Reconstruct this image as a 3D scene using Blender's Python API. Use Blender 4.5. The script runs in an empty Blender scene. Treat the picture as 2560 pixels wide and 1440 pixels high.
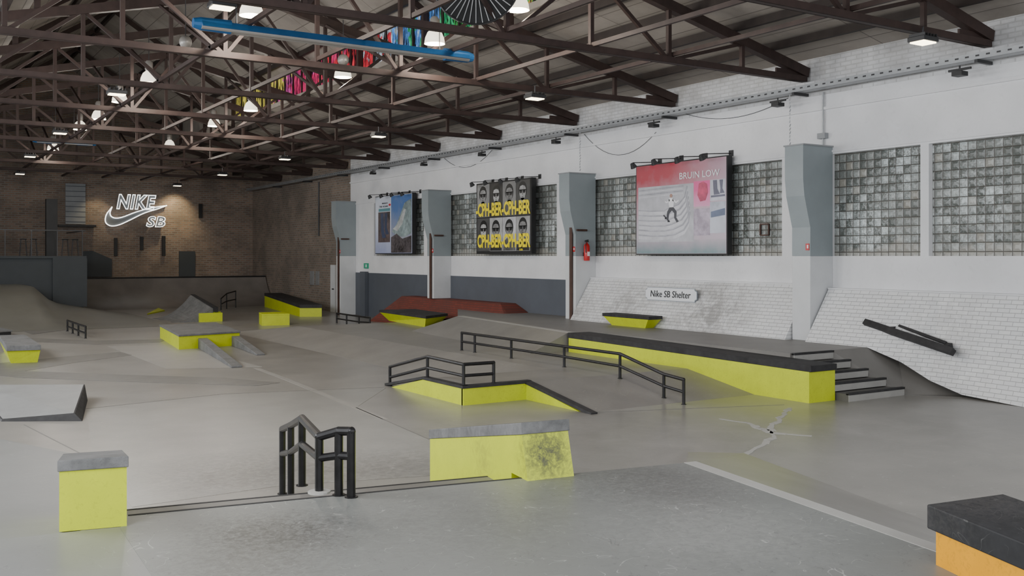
import bpy, bmesh, math, random
from mathutils import Vector as V
random.seed(4)
C = bpy.context.scene.collection
F=2450.0; TH=math.atan(1565/F); S,K=math.sin(TH),math.cos(TH); H=2.5
# ---------------------------------------------------------------- survey helpers: photo measurements -> hall coordinates
def ray(px,py):
    u=(px-1280)/F; return V((S+u*K, K-u*S, (640-py)/F))
def G(px,py,z=0.0):
    r=ray(px,py); s=(z-H)/r.z; return V((r.x*s,r.y*s,z))
def WX(px,py,X):
    r=ray(px,py); s=X/r.x; return V((X,r.y*s,H+r.z*s))
def WY(px,py,Y):
    r=ray(px,py); s=Y/r.y; return V((r.x*s,Y,H+r.z*s))
def camp(px,d,z):
    u=(px-1280)/F; return V((S*d+u*d*K,K*d-u*d*S,z))
# ---------------------------------------------------------------- materials
def newmat(name):
    m=bpy.data.materials.new(name); m.use_nodes=True
    nt=m.node_tree; b=nt.nodes['Principled BSDF']; return m,nt,b
def N(nt,t,**kw):
    n=nt.nodes.new(t)
    for k,v in kw.items(): setattr(n,k,v)
    return n
def math_(nt,op,a,b=None,clamp=False):
    n=N(nt,'ShaderNodeMath',operation=op); n.use_clamp=clamp
    for i,x in enumerate((a,b)):
        if x is None: continue
        if isinstance(x,(int,float)): n.inputs[i].default_value=x
        else: nt.links.new(x,n.inputs[i])
    return n.outputs[0]
def mix(nt,fac,a,b):
    n=N(nt,'ShaderNodeMix',data_type='RGBA')
    for i,x in ((0,fac),(6,a),(7,b)):
        if isinstance(x,(int,float)): n.inputs[i].default_value=x
        elif isinstance(x,tuple): n.inputs[i].default_value=(x[0],x[1],x[2],1)
        else: nt.links.new(x,n.inputs[i])
    return n.outputs[2]
def noise(nt,vec,scale,detail=4,dist=0,rough=.55):
    n=N(nt,'ShaderNodeTexNoise'); n.inputs['Scale'].default_value=scale; n.inputs['Detail'].default_value=detail
    n.inputs['Distortion'].default_value=dist; n.inputs['Roughness'].default_value=rough
    nt.links.new(vec,n.inputs['Vector']); return n.outputs['Fac']
def ramp01(nt,x,a,b):
    n=N(nt,'ShaderNodeMapRange'); n.inputs[1].default_value=a; n.inputs[2].default_value=b
    nt.links.new(x,n.inputs[0]); return n.outputs[0]
def apply_scuffs(nt,pos,col,scuffs):
    for (c,r,st,sc,dark) in scuffs:
        d=N(nt,'ShaderNodeVectorMath',operation='DISTANCE'); nt.links.new(pos,d.inputs[0]); d.inputs[1].default_value=tuple(c)
        m=ramp01(nt,d.outputs['Value'],r,0.0)
        k=ramp01(nt,math_(nt,'ADD',noise(nt,pos,sc,8,.8,.75),math_(nt,'MULTIPLY',m,.12)),.46,.66)
        col=mix(nt,math_(nt,'MULTIPLY',math_(nt,'MULTIPLY',ramp01(nt,m,0,.7),k),st,True),col,dark)
    return col
def mk(name,col,rough=.6,metal=0,var=.12,sc=3,emit=0,bump=0,scuffs=(),scratch=0,grime=0,spec=.5):
    m,nt,b=newmat(name); pos=N(nt,'ShaderNodeNewGeometry').outputs['Position']
    f=noise(nt,pos,sc,6); f2=noise(nt,pos,sc*.17,3)
    ff=ramp01(nt,math_(nt,'ADD',math_(nt,'MULTIPLY',f,.5),math_(nt,'MULTIPLY',f2,.5)),.35,.65)
    c=mix(nt,ff,tuple(x*(1-var) for x in col),tuple(min(1,x*(1+var)) for x in col))
    if grime: c=mix(nt,math_(nt,'MULTIPLY',ramp01(nt,noise(nt,pos,sc*4,8,.4,.75),.52,.72),grime,True),c,(.03,.03,.028))
    if scratch:
        for q,cc,wd in ((1.9,(.6,.6,.57),.006),(3.3,(.07,.07,.07),.008),(2.6,(.12,.12,.12),.005)):
            a=math_(nt,'ABSOLUTE',math_(nt,'SUBTRACT',noise(nt,pos,q,2,2.2,.5),.5)); l=ramp01(nt,a,wd,0.0)
            g=ramp01(nt,noise(nt,pos,q*2.7,2),.48,.58)
            c=mix(nt,math_(nt,'MULTIPLY',math_(nt,'MULTIPLY',l,g),scratch,True),c,cc)
    c=apply_scuffs(nt,pos,c,scuffs)
    nt.links.new(c,b.inputs['Base Color']); b.inputs['Roughness'].default_value=rough; b.inputs['Metallic'].default_value=metal
    b.inputs['Specular IOR Level'].default_value=spec
    if emit:
        nt.links.new(c,b.inputs['Emission Color']); b.inputs['Emission Strength'].default_value=emit
    if bump:
        bp=N(nt,'ShaderNodeBump'); bp.inputs['Strength'].default_value=bump; bp.inputs['Distance'].default_value=.02
        nt.links.new(noise(nt,pos,sc*3,6),bp.inputs['Height']); nt.links.new(bp.outputs[0],b.inputs['Normal'])
    return m
def brickmat(name,axes,c1,c2,mortar,w,h,ms=.01,rough=.8,scuffs=(),bump=.5,blot=0,blotcol=(.05,.04,.035),offset=.5,spec=.4,blsc=.9,nb=1.0):
    m,nt,b=newmat(name); pos=N(nt,'ShaderNodeNewGeometry').outputs['Position']
    s=N(nt,'ShaderNodeSeparateXYZ'); nt.links.new(pos,s.inputs[0]); cb=N(nt,'ShaderNodeCombineXYZ')
    nt.links.new(s.outputs[axes[0]],cb.inputs[0]); nt.links.new(s.outputs[axes[1]],cb.inputs[1])
    t=N(nt,'ShaderNodeTexBrick',offset=offset); nt.links.new(cb.outputs[0],t.inputs['Vector'])
    t.inputs['Scale'].default_value=1; t.inputs['Brick Width'].default_value=w; t.inputs['Row Height'].default_value=h
    t.inputs['Mortar Size'].default_value=ms; t.inputs['Color1'].default_value=(*c1,1); t.inputs['Color2'].default_value=(*c2,1); t.inputs['Mortar'].default_value=(*mortar,1)
    c=t.outputs['Color']
    c=mix(nt,math_(nt,'MULTIPLY',ramp01(nt,noise(nt,pos,blsc,7),.42,.62),blot,True),c,blotcol)
    c=apply_scuffs(nt,pos,c,scuffs)
    nt.links.new(c,b.inputs['Base Color']); b.inputs['Roughness'].default_value=rough; b.inputs['Specular IOR Level'].default_value=spec
    bp=N(nt,'ShaderNodeBump'); bp.inputs['Strength'].default_value=bump; bp.inputs['Distance'].default_value=.01; bp.invert=True
    nt.links.new(math_(nt,'ADD',t.outputs['Fac'],math_(nt,'MULTIPLY',noise(nt,pos,6,4),nb)),bp.inputs['Height']); nt.links.new(bp.outputs[0],b.inputs['Normal'])
    return m
def glow(name,col,st):
    m,nt,b=newmat(name); pos=N(nt,'ShaderNodeNewGeometry').outputs['Position']
    b.inputs['Base Color'].default_value=(*col,1); b.inputs['Emission Color'].default_value=(*col,1)
    v=math_(nt,'ADD',math_(nt,'MULTIPLY',noise(nt,pos,5,2),.2*st),st*.9); nt.links.new(v,b.inputs['Emission Strength']); return m
def blockglass(name):
    m,nt,b=newmat(name); pos=N(nt,'ShaderNodeNewGeometry').outputs['Position']
    s=N(nt,'ShaderNodeSeparateXYZ'); nt.links.new(pos,s.inputs[0]); q=.172
    a=math_(nt,'DIVIDE',s.outputs[1],q); z=math_(nt,'DIVIDE',s.outputs[2],q)
    fa=math_(nt,'FRACT',a); fz=math_(nt,'FRACT',z); ia=math_(nt,'FLOOR',a); iz=math_(nt,'FLOOR',z)
    cb=N(nt,'ShaderNodeCombineXYZ'); nt.links.new(ia,cb.inputs[0]); nt.links.new(iz,cb.inputs[1])
    wn=N(nt,'ShaderNodeTexWhiteNoise',noise_dimensions='3D'); nt.links.new(cb.outputs[0],wn.inputs['Vector'])
    da=math_(nt,'ABSOLUTE',math_(nt,'SUBTRACT',fa,.5)); dz=math_(nt,'ABSOLUTE',math_(nt,'SUBTRACT',fz,.5))
    d=math_(nt,'MAXIMUM',da,dz); grout=ramp01(nt,d,.42,.475)
    inner=ramp01(nt,math_(nt,'ADD',math_(nt,'MULTIPLY',noise(nt,pos,12,4,1.5),1.1),math_(nt,'MULTIPLY',wn.outputs['Value'],.35)),.55,1.0)
    patch=ramp01(nt,noise(nt,pos,.75,3),.42,.6)
    c0=mix(nt,wn.outputs['Value'],(.09,.10,.092),(.19,.195,.18))
    c=mix(nt,math_(nt,'MULTIPLY',inner,math_(nt,'ADD',math_(nt,'MULTIPLY',patch,.72),.2)),c0,(.62,.69,.70))  # bright highlights of the glass blocks are put into the base colour
    brown=math_(nt,'GREATER_THAN',wn.outputs['Value'],.93); c=mix(nt,math_(nt,'MULTIPLY',brown,.5),c,(.25,.22,.17))
    low=ramp01(nt,math_(nt,'ADD',s.outputs[2],math_(nt,'MULTIPLY',noise(nt,pos,2,3),-.9)),2.32,2.15); c=mix(nt,math_(nt,'MULTIPLY',low,.8),c,(.33,.32,.29))
    c=mix(nt,math_(nt,'MULTIPLY',grout,.95),c,(.055,.048,.04))
    nt.links.new(c,b.inputs['Base Color']); b.inputs['Roughness'].default_value=.32
    nt.links.new(c,b.inputs['Emission Color']); b.inputs['Emission Strength'].default_value=.04
    bp=N(nt,'ShaderNodeBump'); bp.inputs['Strength'].default_value=.45; bp.inputs['Distance'].default_value=.03; bp.invert=True
    nt.links.new(math_(nt,'ADD',ramp01(nt,d,.2,.5),math_(nt,'MULTIPLY',noise(nt,pos,9,2),.6)),bp.inputs['Height']); nt.links.new(bp.outputs[0],b.inputs['Normal'])
    return m
def stained(name):
    m,nt,b=newmat(name); pos=N(nt,'ShaderNodeNewGeometry').outputs['Position']
    s=N(nt,'ShaderNodeSeparateXYZ'); nt.links.new(pos,s.inputs[0])
    cr=N(nt,'ShaderNodeValToRGB'); cr.color_ramp.interpolation='CONSTANT'
    els=[(0,(.45,.2,.8)),(.13,(.2,.12,.6)),(.18,(.7,.55,.08)),(.26,(.7,.28,.06)),(.31,(.05,.42,.08)),(.42,(.03,.42,.16)),(.5,(.08,.25,.65)),(.56,(.5,.6,.7)),(.62,(.7,.04,.06)),(.74,(.7,.04,.16)),(.86,(.6,.08,.35)),(.94,(.7,.6,.1))]
    while len(cr.color_ramp.elements)<len(els): cr.color_ramp.elements.new(.5)
    for e,(p,c) in zip(cr.color_ramp.elements,els): e.position=p; e.color=(*c,1)
    y=math_(nt,'ADD',math_(nt,'DIVIDE',math_(nt,'SUBTRACT',s.outputs[1],10),26),math_(nt,'MULTIPLY',math_(nt,'SUBTRACT',noise(nt,pos,1.8,4,.5),.5),.4))
    nt.links.new(y,cr.inputs[0])
    mp=N(nt,'ShaderNodeMapping'); mp.inputs['Scale'].default_value=(1,5.0,1.1); nt.links.new(pos,mp.inputs[0])
    k=ramp01(nt,noise(nt,mp.outputs[0],1.6,7,.9,.7),.43,.60)
    c=mix(nt,k,(.004,.004,.006),cr.outputs[0])
    nt.links.new(c,b.inputs['Base Color']); nt.links.new(c,b.inputs['Emission Color']); b.inputs['Emission Strength'].default_value=.75; b.inputs['Roughness'].default_value=.3
    return m

hubc=camp(1380,8.33,.84)
M={}
M['floor']=mk('concrete floor',(.262,.248,.226),.30,var=.2,sc=1.1,grime=.08,scratch=.3,scuffs=[(G(1150,1120),2.4,.4,5,(.10,.095,.085)),(G(650,1160),1.8,.5,9,(.09,.085,.075)),(G(1500,1090),3,.35,1.5,(.15,.14,.12)),(G(2250,1080),3.5,.35,1.2,(.15,.14,.12)),(G(900,870),4,.3,1.0,(.15,.14,.125)),(G(1700,1080),3,.3,2,(.15,.14,.125))])
M['deck']=mk('grey deck concrete',(.215,.22,.208),.40,var=.08,sc=2,grime=.08,scratch=.6,scuffs=[(G(680,1330,.6),.8,.8,22,(.04,.038,.035)),(G(640,1400,.6),.8,.5,24,(.05,.047,.043)),(G(1650,1210,.6),1.2,.5,20,(.07,.07,.066)),(G(1150,1300,.6),1.3,.4,16,(.09,.09,.085)),(G(1800,1330,.6),1.2,.3,14,(.42,.42,.40))])
M['deck2']=mk('pale deck concrete',(.235,.235,.228),.38,var=.08,sc=2,grime=.06,scratch=.25)
M['padtop']=mk('pale pad top',(.27,.27,.265),.45,var=.12,sc=3,grime=.2)
M['bank']=mk('worn bank concrete',(.235,.222,.203),.40,var=.16,sc=1.5,grime=.1,scratch=.25)
M['upper']=mk('upper platform concrete',(.185,.175,.162),.45,var=.15,sc=1.2,grime=.12)
M['tread']=mk('shade tinted step concrete',(.12,.113,.105),.6,var=.15,sc=2,grime=.12)  # shade on the treads is put into this darker concrete colour
M['riser']=mk('light tinted step riser',(.34,.33,.31),.6,var=.1,sc=4,grime=.15)  # light on the step fronts is put into this paler colour
M['strip']=mk('dark road strip',(.16,.153,.142),.42,var=.18,sc=4,grime=.15)
M['pale']=mk('pale concrete strip',(.42,.41,.385),.6,var=.08,sc=4,grime=.06)
M['palefloor']=mk('pale floor slab',(.315,.30,.275),.36,var=.12,sc=2,grime=.06)
M['frontslab']=mk('front floor slab',(.285,.275,.253),.32,var=.14,sc=1.6,grime=.06,scratch=.3,scuffs=[(G(1050,1180),2.2,.5,9,(.09,.085,.075)),(G(650,1180),1.8,.6,12,(.09,.085,.075))])
M['red']=brickmat('red paving brick',(1,2),(.19,.04,.028),(.15,.033,.024),(.09,.04,.03),.22,.07,.008,blot=.25)
yc=(.56,.63,.012)
M['yellow']=mk('scuffed yellow green paint',yc,.45,var=.08,sc=5,grime=.25)
M['yellow_hub']=mk('scuffed yellow green ledge paint',yc,.45,var=.06,sc=5,grime=.12,scuffs=[(hubc,.42,.9,14,(.05,.05,.025)),(hubc,.3,.8,28,(.035,.035,.02)),(camp(1240,9.3,.6),.4,.5,10,(.2,.2,.04))])
M['orange']=mk('orange yellow paint',(.84,.37,.0),.4,var=.08,sc=6,grime=.35)
M['cap']=mk('black worn cap',(.035,.034,.035),.65,var=.35,sc=9,grime=.1,spec=.25)
M['chipped']=mk('black chipped top',(.028,.028,.030),.6,var=.35,sc=9,scratch=.12,spec=.3,scuffs=[(G(2440,1250,.95),.8,.3,24,(.13,.12,.11))])
M['capgrey']=mk('worn grey granite cap',(.15,.15,.15),.6,var=.3,sc=16,grime=.55,spec=.3)
M['rail']=mk('black steel rail',(.022,.021,.022),.35,.5,var=.4,sc=12)
M['white']=mk('white painted wall',(.70,.70,.715),.65,var=.10,sc=1.2,bump=.35,grime=.10)
M['whitebrick']=brickmat('whitewashed brick',(1,2),(.68,.68,.69),(.60,.60,.61),(.52,.52,.52),.27,.09,.012,.75,blot=.55,blotcol=(.38,.37,.36),bump=.9,blsc=1.6)
M['whitecol']=mk('white painted column',(.60,.61,.62),.6,var=.06,sc=3,grime=.07)
M['bluegrey']=mk('blue grey column paint',(.265,.30,.315),.5,var=.06,sc=3,grime=.07)
M['dado']=mk('dark grey wall paint',(.085,.095,.115),.55,var=.1,sc=2)
M['mezz']=mk('slate grey panel paint',(.045,.052,.058),.6,var=.1,sc=2)
M['brown']=mk('rust brown steel',(.045,.027,.023),.6,.2,var=.3,sc=5)
M['guard']=mk('brown guard steel',(.075,.038,.028),.6,.1,var=.3,sc=5)
M['purlin']=mk('dark purlin steel',(.032,.023,.020),.65,.1,var=.3,sc=4)
M['brickback']=brickmat('old brick back wall',(0,2),(.30,.205,.15),(.19,.135,.105),(.26,.235,.205),.30,.105,.02,bump=.25,blot=.45,blotcol=(.09,.075,.065),blsc=.8,nb=.2)
M['brickside']=brickmat('old brick side wall',(1,2),(.28,.205,.155),(.19,.145,.115),(.25,.23,.205),.30,.105,.02,bump=.25,blot=.4,blotcol=(.09,.08,.07),blsc=.8,nb=.2)
M['tile']=brickmat('white brick tile',(1,2),(.77,.77,.77),(.71,.71,.72),(.36,.36,.36),.22,.075,.005,.28,scuffs=[(V((16.3,16.9,1.0)),1.7,.6,2.6,(.16,.15,.14)),(V((16.3,20,.95)),1.5,.5,4,(.2,.19,.18)),(V((16.3,22,.95)),1.2,.5,4,(.2,.19,.18)),(V((16.2,10.9,1.0)),1.6,.3,3,(.3,.3,.3))],bump=.25)
M['glassblock']=blockglass('glass block')
M['stained']=stained('stained glass')
M['roof']=brickmat('roof board underside',(1,0),(.36,.325,.29),(.31,.28,.25),(.16,.14,.125),4.2,.5,.012,.8,blot=.45,blotcol=(.18,.16,.14),offset=0)
M['tray']=mk('galvanised tray',(.36,.37,.38),.45,.5,var=.1,sc=8)
M['blue']=mk('blue heater casing',(.012,.10,.27),.45,.2,var=.25)
M['black']=mk('matt black',(.015,.015,.016),.5,var=.3)
M['darkmetal']=mk('dark fixture metal',(.05,.05,.052),.4,.4,var=.2)
M['lampwhite']=glow('warm lamp glow',(1,.86,.58),8)
M['bell']=glow('lit bell reflector',(1,.92,.74),1.6)
M['housing']=mk('grey lamp housing',(.30,.28,.26),.4,.3)
M['neon']=glow('white sign edge glow',(1,1,.97),2.4)
M['signface']=mk('grey sign face',(.16,.17,.18),.4,var=.05)
M['extred']=mk('red extinguisher',(.5,.01,.012),.3,var=.05)
M['paper']=mk('white print',(.78,.79,.82),.35,var=.03)
M['greydoor']=mk('grey panel',(.26,.27,.28),.5,var=.1)
def flat(name,c,**k): return mk(name,c,.3,var=k.get('var',.05),sc=k.get('sc',4),grime=k.get('grime',0))
# ---------------------------------------------------------------- mesh builder
WL={}
class MB:
    def __init__(s): s.v=[]; s.f=[]
    def prism(s,bot,top):
        n=len(bot); i=len(s.v); s.v+=[V(p) for p in bot]+[V(p) for p in top]
        s.f.append(tuple(i+n-1-k for k in range(n))); s.f.append(tuple(i+n+k for k in range(n)))
        for k in range(n): s.f.append((i+k,i+(k+1)%n,i+n+(k+1)%n,i+n+k))
        return s
    def poly(s,xy,z0,z1):
        a=sum(xy[k][0]*xy[(k+1)%len(xy)][1]-xy[(k+1)%len(xy)][0]*xy[k][1] for k in range(len(xy)))
        if a<0: xy=xy[::-1]
        return s.prism([(p[0],p[1],z0) for p in xy],[(p[0],p[1],z1) for p in xy])
    def box(s,x0,x1,y0,y1,z0,z1): return s.poly([(x0,y0),(x1,y0),(x1,y1),(x0,y1)],z0,z1)
    def face(s,pts): i=len(s.v); s.v+=[V(p) for p in pts]; s.f.append(tuple(range(i,i+len(pts)))); return s
    def loft(s,sl):
        for a,b in zip(sl,sl[1:]):
            n=len(a)
            i=len(s.v); s.v+=[V(p) for p in a]+[V(p) for p in b]
            for k in range(n): s.f.append((i+k,i+(k+1)%n,i+n+(k+1)%n,i+n+k))
        s.face(sl[0][::-1]); s.face(sl[-1]); return s
    def bar(s,p,q,w,h,up=(0,0,1)):
        p,q=V(p),V(q); d=(q-p).normalized(); up=V(up)
        if abs(d.dot(up))>.98: up=V((0,1,0))
        a=d.cross(up).normalized(); c=a.cross(d); o=[(-1,-1),(1,-1),(1,1),(-1,1)]
        return s.prism([p+a*w/2*x+c*h/2*y for x,y in o],[q+a*w/2*x+c*h/2*y for x,y in o])
    def tube(s,p,q,r,n=10,r2=None):
        p,q=V(p),V(q); d=(q-p).normalized(); up=V((0,0,1)) if abs(d.z)<.9 else V((1,0,0))
        a=d.cross(up).normalized(); c=a.cross(d); r2=r if r2 is None else r2
        cs=[(math.cos(t*2*math.pi/n),math.sin(t*2*math.pi/n)) for t in range(n)]
        return s.prism([p+(a*x+c*y)*r for x,y in cs],[q+(a*x+c*y)*r2 for x,y in cs])
    def ball(s,c,r,n=8):
        c=V(c); prof=[(math.sin(math.pi*k/n)*r,-math.cos(math.pi*k/n)*r) for k in range(n+1)]
        return s.lathe(c,prof,n+2)
    def lathe(s,c,prof,n=16):
        c=V(c); i=len(s.v)
        for (r,z) in prof:
            for t in range(n): s.v.append(c+V((max(r,.0005)*math.cos(t*2*math.pi/n),max(r,.0005)*math.sin(t*2*math.pi/n),z)))
        for k in range(len(prof)-1):
            for t in range(n): s.f.append((i+k*n+t,i+k*n+(t+1)%n,i+(k+1)*n+(t+1)%n,i+(k+1)*n+t))
        return s
    def path(s,pts,r,n=10):
        for a,b in zip(pts,pts[1:]): s.tube(a,b,r,n)
        for p in pts: s.ball(p,r*1.01)
        return s
    def build(s,name,mat,parent=None,smooth=False,bevel=0):
        if parent is not None: off=WL[parent.name]
        else:
            xs=[p.x for p in s.v]; ys=[p.y for p in s.v]; zs=[p.z for p in s.v]
            off=V(((min(xs)+max(xs))/2,(min(ys)+max(ys))/2,min(zs)))
        me=bpy.data.meshes.new(name); me.from_pydata([p-off for p in s.v],[],s.f); me.validate()
        bm=bmesh.new(); bm.from_mesh(me)
        if smooth=='weld': bmesh.ops.remove_doubles(bm,verts=bm.verts,dist=.0005)
        bmesh.ops.recalc_face_normals(bm,faces=bm.faces); bm.to_mesh(me); bm.free()
        me.materials.append(M[mat] if isinstance(mat,str) else mat)
        if smooth:
            for p in me.polygons: p.use_smooth=True
            try: me.set_sharp_from_angle(angle=math.radians(35))
            except Exception: pass
        o=bpy.data.objects.new(name,me); C.objects.link(o)
        if parent is not None: o.parent=parent; o.location=(0,0,0)
        else: o.location=off
        WL[o.name]=off
        if bevel:
            b=o.modifiers.new('bevel','BEVEL'); b.width=bevel; b.segments=2; b.limit_method='ANGLE'
        return o
def tag(o,label,cat,group=None):
    o['label']=label; o['category']=cat
    if group: o['group']=group
    return o
def thing(name,label,cat,loc,group=None):
    o=bpy.data.objects.new(name,None); o.empty_display_size=.2; C.objects.link(o); o.location=loc; WL[o.name]=V(loc); return tag(o,label,cat,group)
def struct(name,mb,mat,parent=None,**k):
    o=mb.build(name,mat,parent,**k)
    if parent is None: o['kind']='structure'
    return o
def dup(root,loc,label):
    r=root.copy(); C.objects.link(r); r.location=loc; r['label']=label
    for ch in list(root.children):
        c=ch.copy(); C.objects.link(c); c.parent=r
        for g in ch.children:
            d=g.copy(); C.objects.link(d); d.parent=c
    return r
ORD=['nearest the camera','second from the camera','third back from the camera','fourth back from the camera','fifth back','sixth back','seventh back','eighth back','ninth back','tenth back, closest to the brick end wall']
def text(body,o,ax,up,w,h,mat,parent,name,off=0.0,ext=.004,shear=0,outline=0,sp=1.0,lift=0):
    cu=bpy.data.curves.new('t','FONT'); cu.body=body; cu.size=1; cu.offset=off; cu.shear=shear; cu.space_character=sp
    cu.resolution_u=3
    if outline: cu.fill_mode='NONE'; cu.bevel_depth=outline; cu.bevel_resolution=1
    else: cu.extrude=.001
    ob=bpy.data.objects.new('t',cu); C.objects.link(ob); bpy.context.view_layer.update()
    me=bpy.data.meshes.new_from_object(ob.evaluated_get(bpy.context.evaluated_depsgraph_get())); C.objects.unlink(ob); bpy.data.objects.remove(ob)
    xs=[v.co.x for v in me.vertices]; ys=[v.co.y for v in me.vertices]; x0,x1,y0,y1=min(xs),max(xs),min(ys),max(ys)
    ax=V(ax); up=V(up); nn=ax.cross(up); o=V(o); mb=MB()
    zf=(ext/.001) if not outline else h/(y1-y0)
    for v in me.vertices: mb.v.append(o+ax*((v.co.x-x0)/(x1-x0)*w)+up*((v.co.y-y0)/(y1-y0)*h)+nn*(lift+v.co.z*zf))
    mb.f=[tuple(p.vertices) for p in me.polygons]
    return mb.build(name,mat,parent)

W=16.9
# ================================================================ SETTING
struct('floor',MB().box(-3,W+.4,-4,53.2,-.3,0),'floor')
ZP=.6
e0,e1,e2=G(320,1290,ZP),G(1710,1157,ZP),G(2340,1380,ZP)
dr=(e2-e1); e3=e1+dr*(8.5/abs(dr.y))
sl0=G(300,1320,ZP); sl1=G(380,1440,ZP); sl2=sl0+(sl1-sl0)*6
struct('floor',MB().poly([tuple(p.xy) for p in (sl0,e0,e1,e3,sl2)],0,ZP),'deck')
lb=G(200,1326,ZP)
struct('floor',MB().poly([(-3,-4),tuple(sl2.xy),tuple(sl0.xy),tuple(e0.xy),tuple(lb.xy),(-3,lb.y+.5)],0,ZP-.002),'deck2')
n=V((-dr.y,dr.x,0)).normalized()*.13
if n.x<0: n=-n
struct('trim_1',MB().prism([e1+V((0,0,-.02)),e1+n+V((0,0,-.02)),e3+n+V((0,0,-.02)),e3+V((0,0,-.02))],[e1+V((0,0,.004)),e1+n+V((0,0,.004)),e3+n+V((0,0,.004)),e3+V((0,0,.004))]),'pale')
b1=G(1860,1133,0); b2=G(2310,1300,0); b3=b2+(b2-b1)*2.5; e1n=e1+n; e3n=e3+n
c1=G(1720,1130,0)
struct('floor',MB().prism([V((e1n.x,e1n.y,-.01)),V((e3n.x,e3n.y,-.01)),V((b3.x,b3.y,-.01)),V((b1.x,b1.y,-.01))],[e1n,e3n,V((b3.x,b3.y,.002)),V((b1.x,b1.y,.002))]),'floor')
struct('floor',MB().prism([V((e1n.x-.12,e1n.y,-.01)),V((b1.x,b1.y,-.01)),V((c1.x,c1.y,-.01))],[e1n-V((.12,0,.002)),V((b1.x,b1.y,.002)),V((c1.x,c1.y,.002))]),'floor')
# left transition
mb=MB(); A0,A1=G(-260,1045,0),G(235,1145,0); B0,B1=V((-3,lb.y+.5,0)),V((lb.x,lb.y,0)); n_=12; sl=[]
for i in range(n_+1):
    t=i/n_; a=A0.lerp(B0,t); b=A1.lerp(B1,t); z=(ZP-.004)*(t**1.8)
    sl.append([V((a.x,a.y,-.02)),V((b.x,b.y,-.02)),V((b.x,b.y,z+.001)),V((a.x,a.y,z+.001))])
struct('floor',mb.loft(sl),'deck2',smooth='weld')
# raised decks around the rails
struct('floor',MB().loft([[V((x,12.55,-.02)),V((x,14.3,-.02)),V((x,14.3,.3)),V((x,12.55,.001))] for x in (9.45,13.2)]),'bank')
struct('floor',MB().loft([[V((8.2,17.0,-.02)),V((8.2,14.3,-.02)),V((8.2,14.3,.298)),V((8.2,15.7,.298)),V((8.2,17.0,.001))],[V((10.9,17.0,-.02)),V((10.9,14.3,-.02)),V((10.9,14.3,.298)),V((10.9,15.7,.298)),V((10.9,17.0,.001))]]),'bank')
struct('floor',MB().loft([[V((9.5,y,-.02)),V((W,y,-.02)),V((W,y,z)),V((10.9,y,z)),V((9.5,y,.001))] for y,z in ((14.3,.3),(29.5,.3),(32,.002))]),'bank')
ZU=.73
struct('floor',MB().poly([(13.86,12.3),(W,12.3),(W,30),(14.2,25.2),(13.25,18.35),(13.86,18.35)],.28,ZU),'upper')
struct('trim_2',MB().prism([V((13.25,18.35,ZU-.05)),V((13.45,18.35,ZU-.05)),V((14.4,25.2,ZU-.05)),V((14.2,25.2,ZU-.05))],[V((13.25,18.35,ZU+.004)),V((13.45,18.35,ZU+.004)),V((14.4,25.2,ZU+.004)),V((14.2,25.2,ZU+.004))]),'pale')
struct('floor',MB().prism([V((12.2,18.35,.29)),V((13.25,18.35,.29)),V((14.2,25.2,.29)),V((13.0,25.8,.29))],[V((12.2,18.35,.302)),V((13.25,18.35,ZU)),V((14.2,25.2,ZU)),V((13.0,25.8,.302))]),'bank')
struct('floor',MB().prism([V((14.95,12.3,0)),V((15.45,11.05,0)),V((16.0,10.3,0)),V((W,10.1,0)),V((W,12.3,0))],[V((14.95,12.3,ZU)),V((15.45,11.05,.003)),V((16.0,10.3,.003)),V((W,10.1,.003)),V((W,12.3,ZU))]),'upper')
# floor markings
def strip(k,pts,mat='strip',z=.004):
    P=[G(px,py,0) for px,py in pts]
    struct('trim_%d'%k,MB().poly([(p.x,p.y) for p in P],z-.004,z),mat)
strip(3,[(-40,945),(-40,912),(150,893),(300,880),(330,888),(180,908)])
strip(4,[(-40,936),(60,928),(330,938),(560,945),(700,957),(640,965),(330,955),(60,945)],z=.006)
strip(5,[(270,866),(440,862),(655,917),(415,921)],'palefloor',z=.003)
strip(6,[(0,842),(240,852),(420,848),(400,856),(240,862),(0,852)],z=.005)
strip(7,[(60,829),(180,812),(420,800),(430,806),(190,822),(80,836)],z=.007)
def seam(k,lines,mat,w,jit=0,z=.003):
    m=MB()
    for ln in lines:
        P=[G(*a) for a in ln]; Q=[P[0]]
        for a,b in zip(P,P[1:]):
            ns=max(1,int((b-a).length/.18)) if jit else 1
            for j in range(1,ns+1):
                q=a.lerp(b,j/ns); Q.append(q+V((random.uniform(-jit,jit),random.uniform(-jit,jit),0)) if j<ns else q)
        for a,b in zip(Q,Q[1:]):
            d=(b-a).normalized(); s=V((-d.y,d.x,0))*w/2*(random.uniform(.4,1.3) if jit else 1); m.prism([a-s,a+s,b+s,b-s],[a-s+V((0,0,z)),a+s+V((0,0,z)),b+s+V((0,0,z)),b-s+V((0,0,z))])
    struct('trim_%d'%k,m,mat)
seam(8,[[(1800,1047),(1870,1057),(1925,1082),(2030,1090)],[(1975,1020),(1950,1050),(1925,1072),(1935,1095),(1890,1120),(1860,1138)]],'pale',.10,.04)
seam(11,[[(215,1022),(560,985),(965,968)],[(60,1062),(225,1146)],[(960,868),(1020,905),(1240,985)],[(1075,1100),(890,1019)],[(1465,1032),(1960,1012)]],'strip',.02)
seam(12,[[(640,920),(720,950),(890,1019)],[(890,1019),(960,1048)]],'palefloor',.12)
strip(14,[(215,1024),(560,987),(965,970),(890,1019),(1075,1100),(1075,1190),(700,1215),(330,1268),(235,1150)],'frontslab',z=.0025)  # slab between seams, its paler tone also paints the lit foreground
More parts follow.
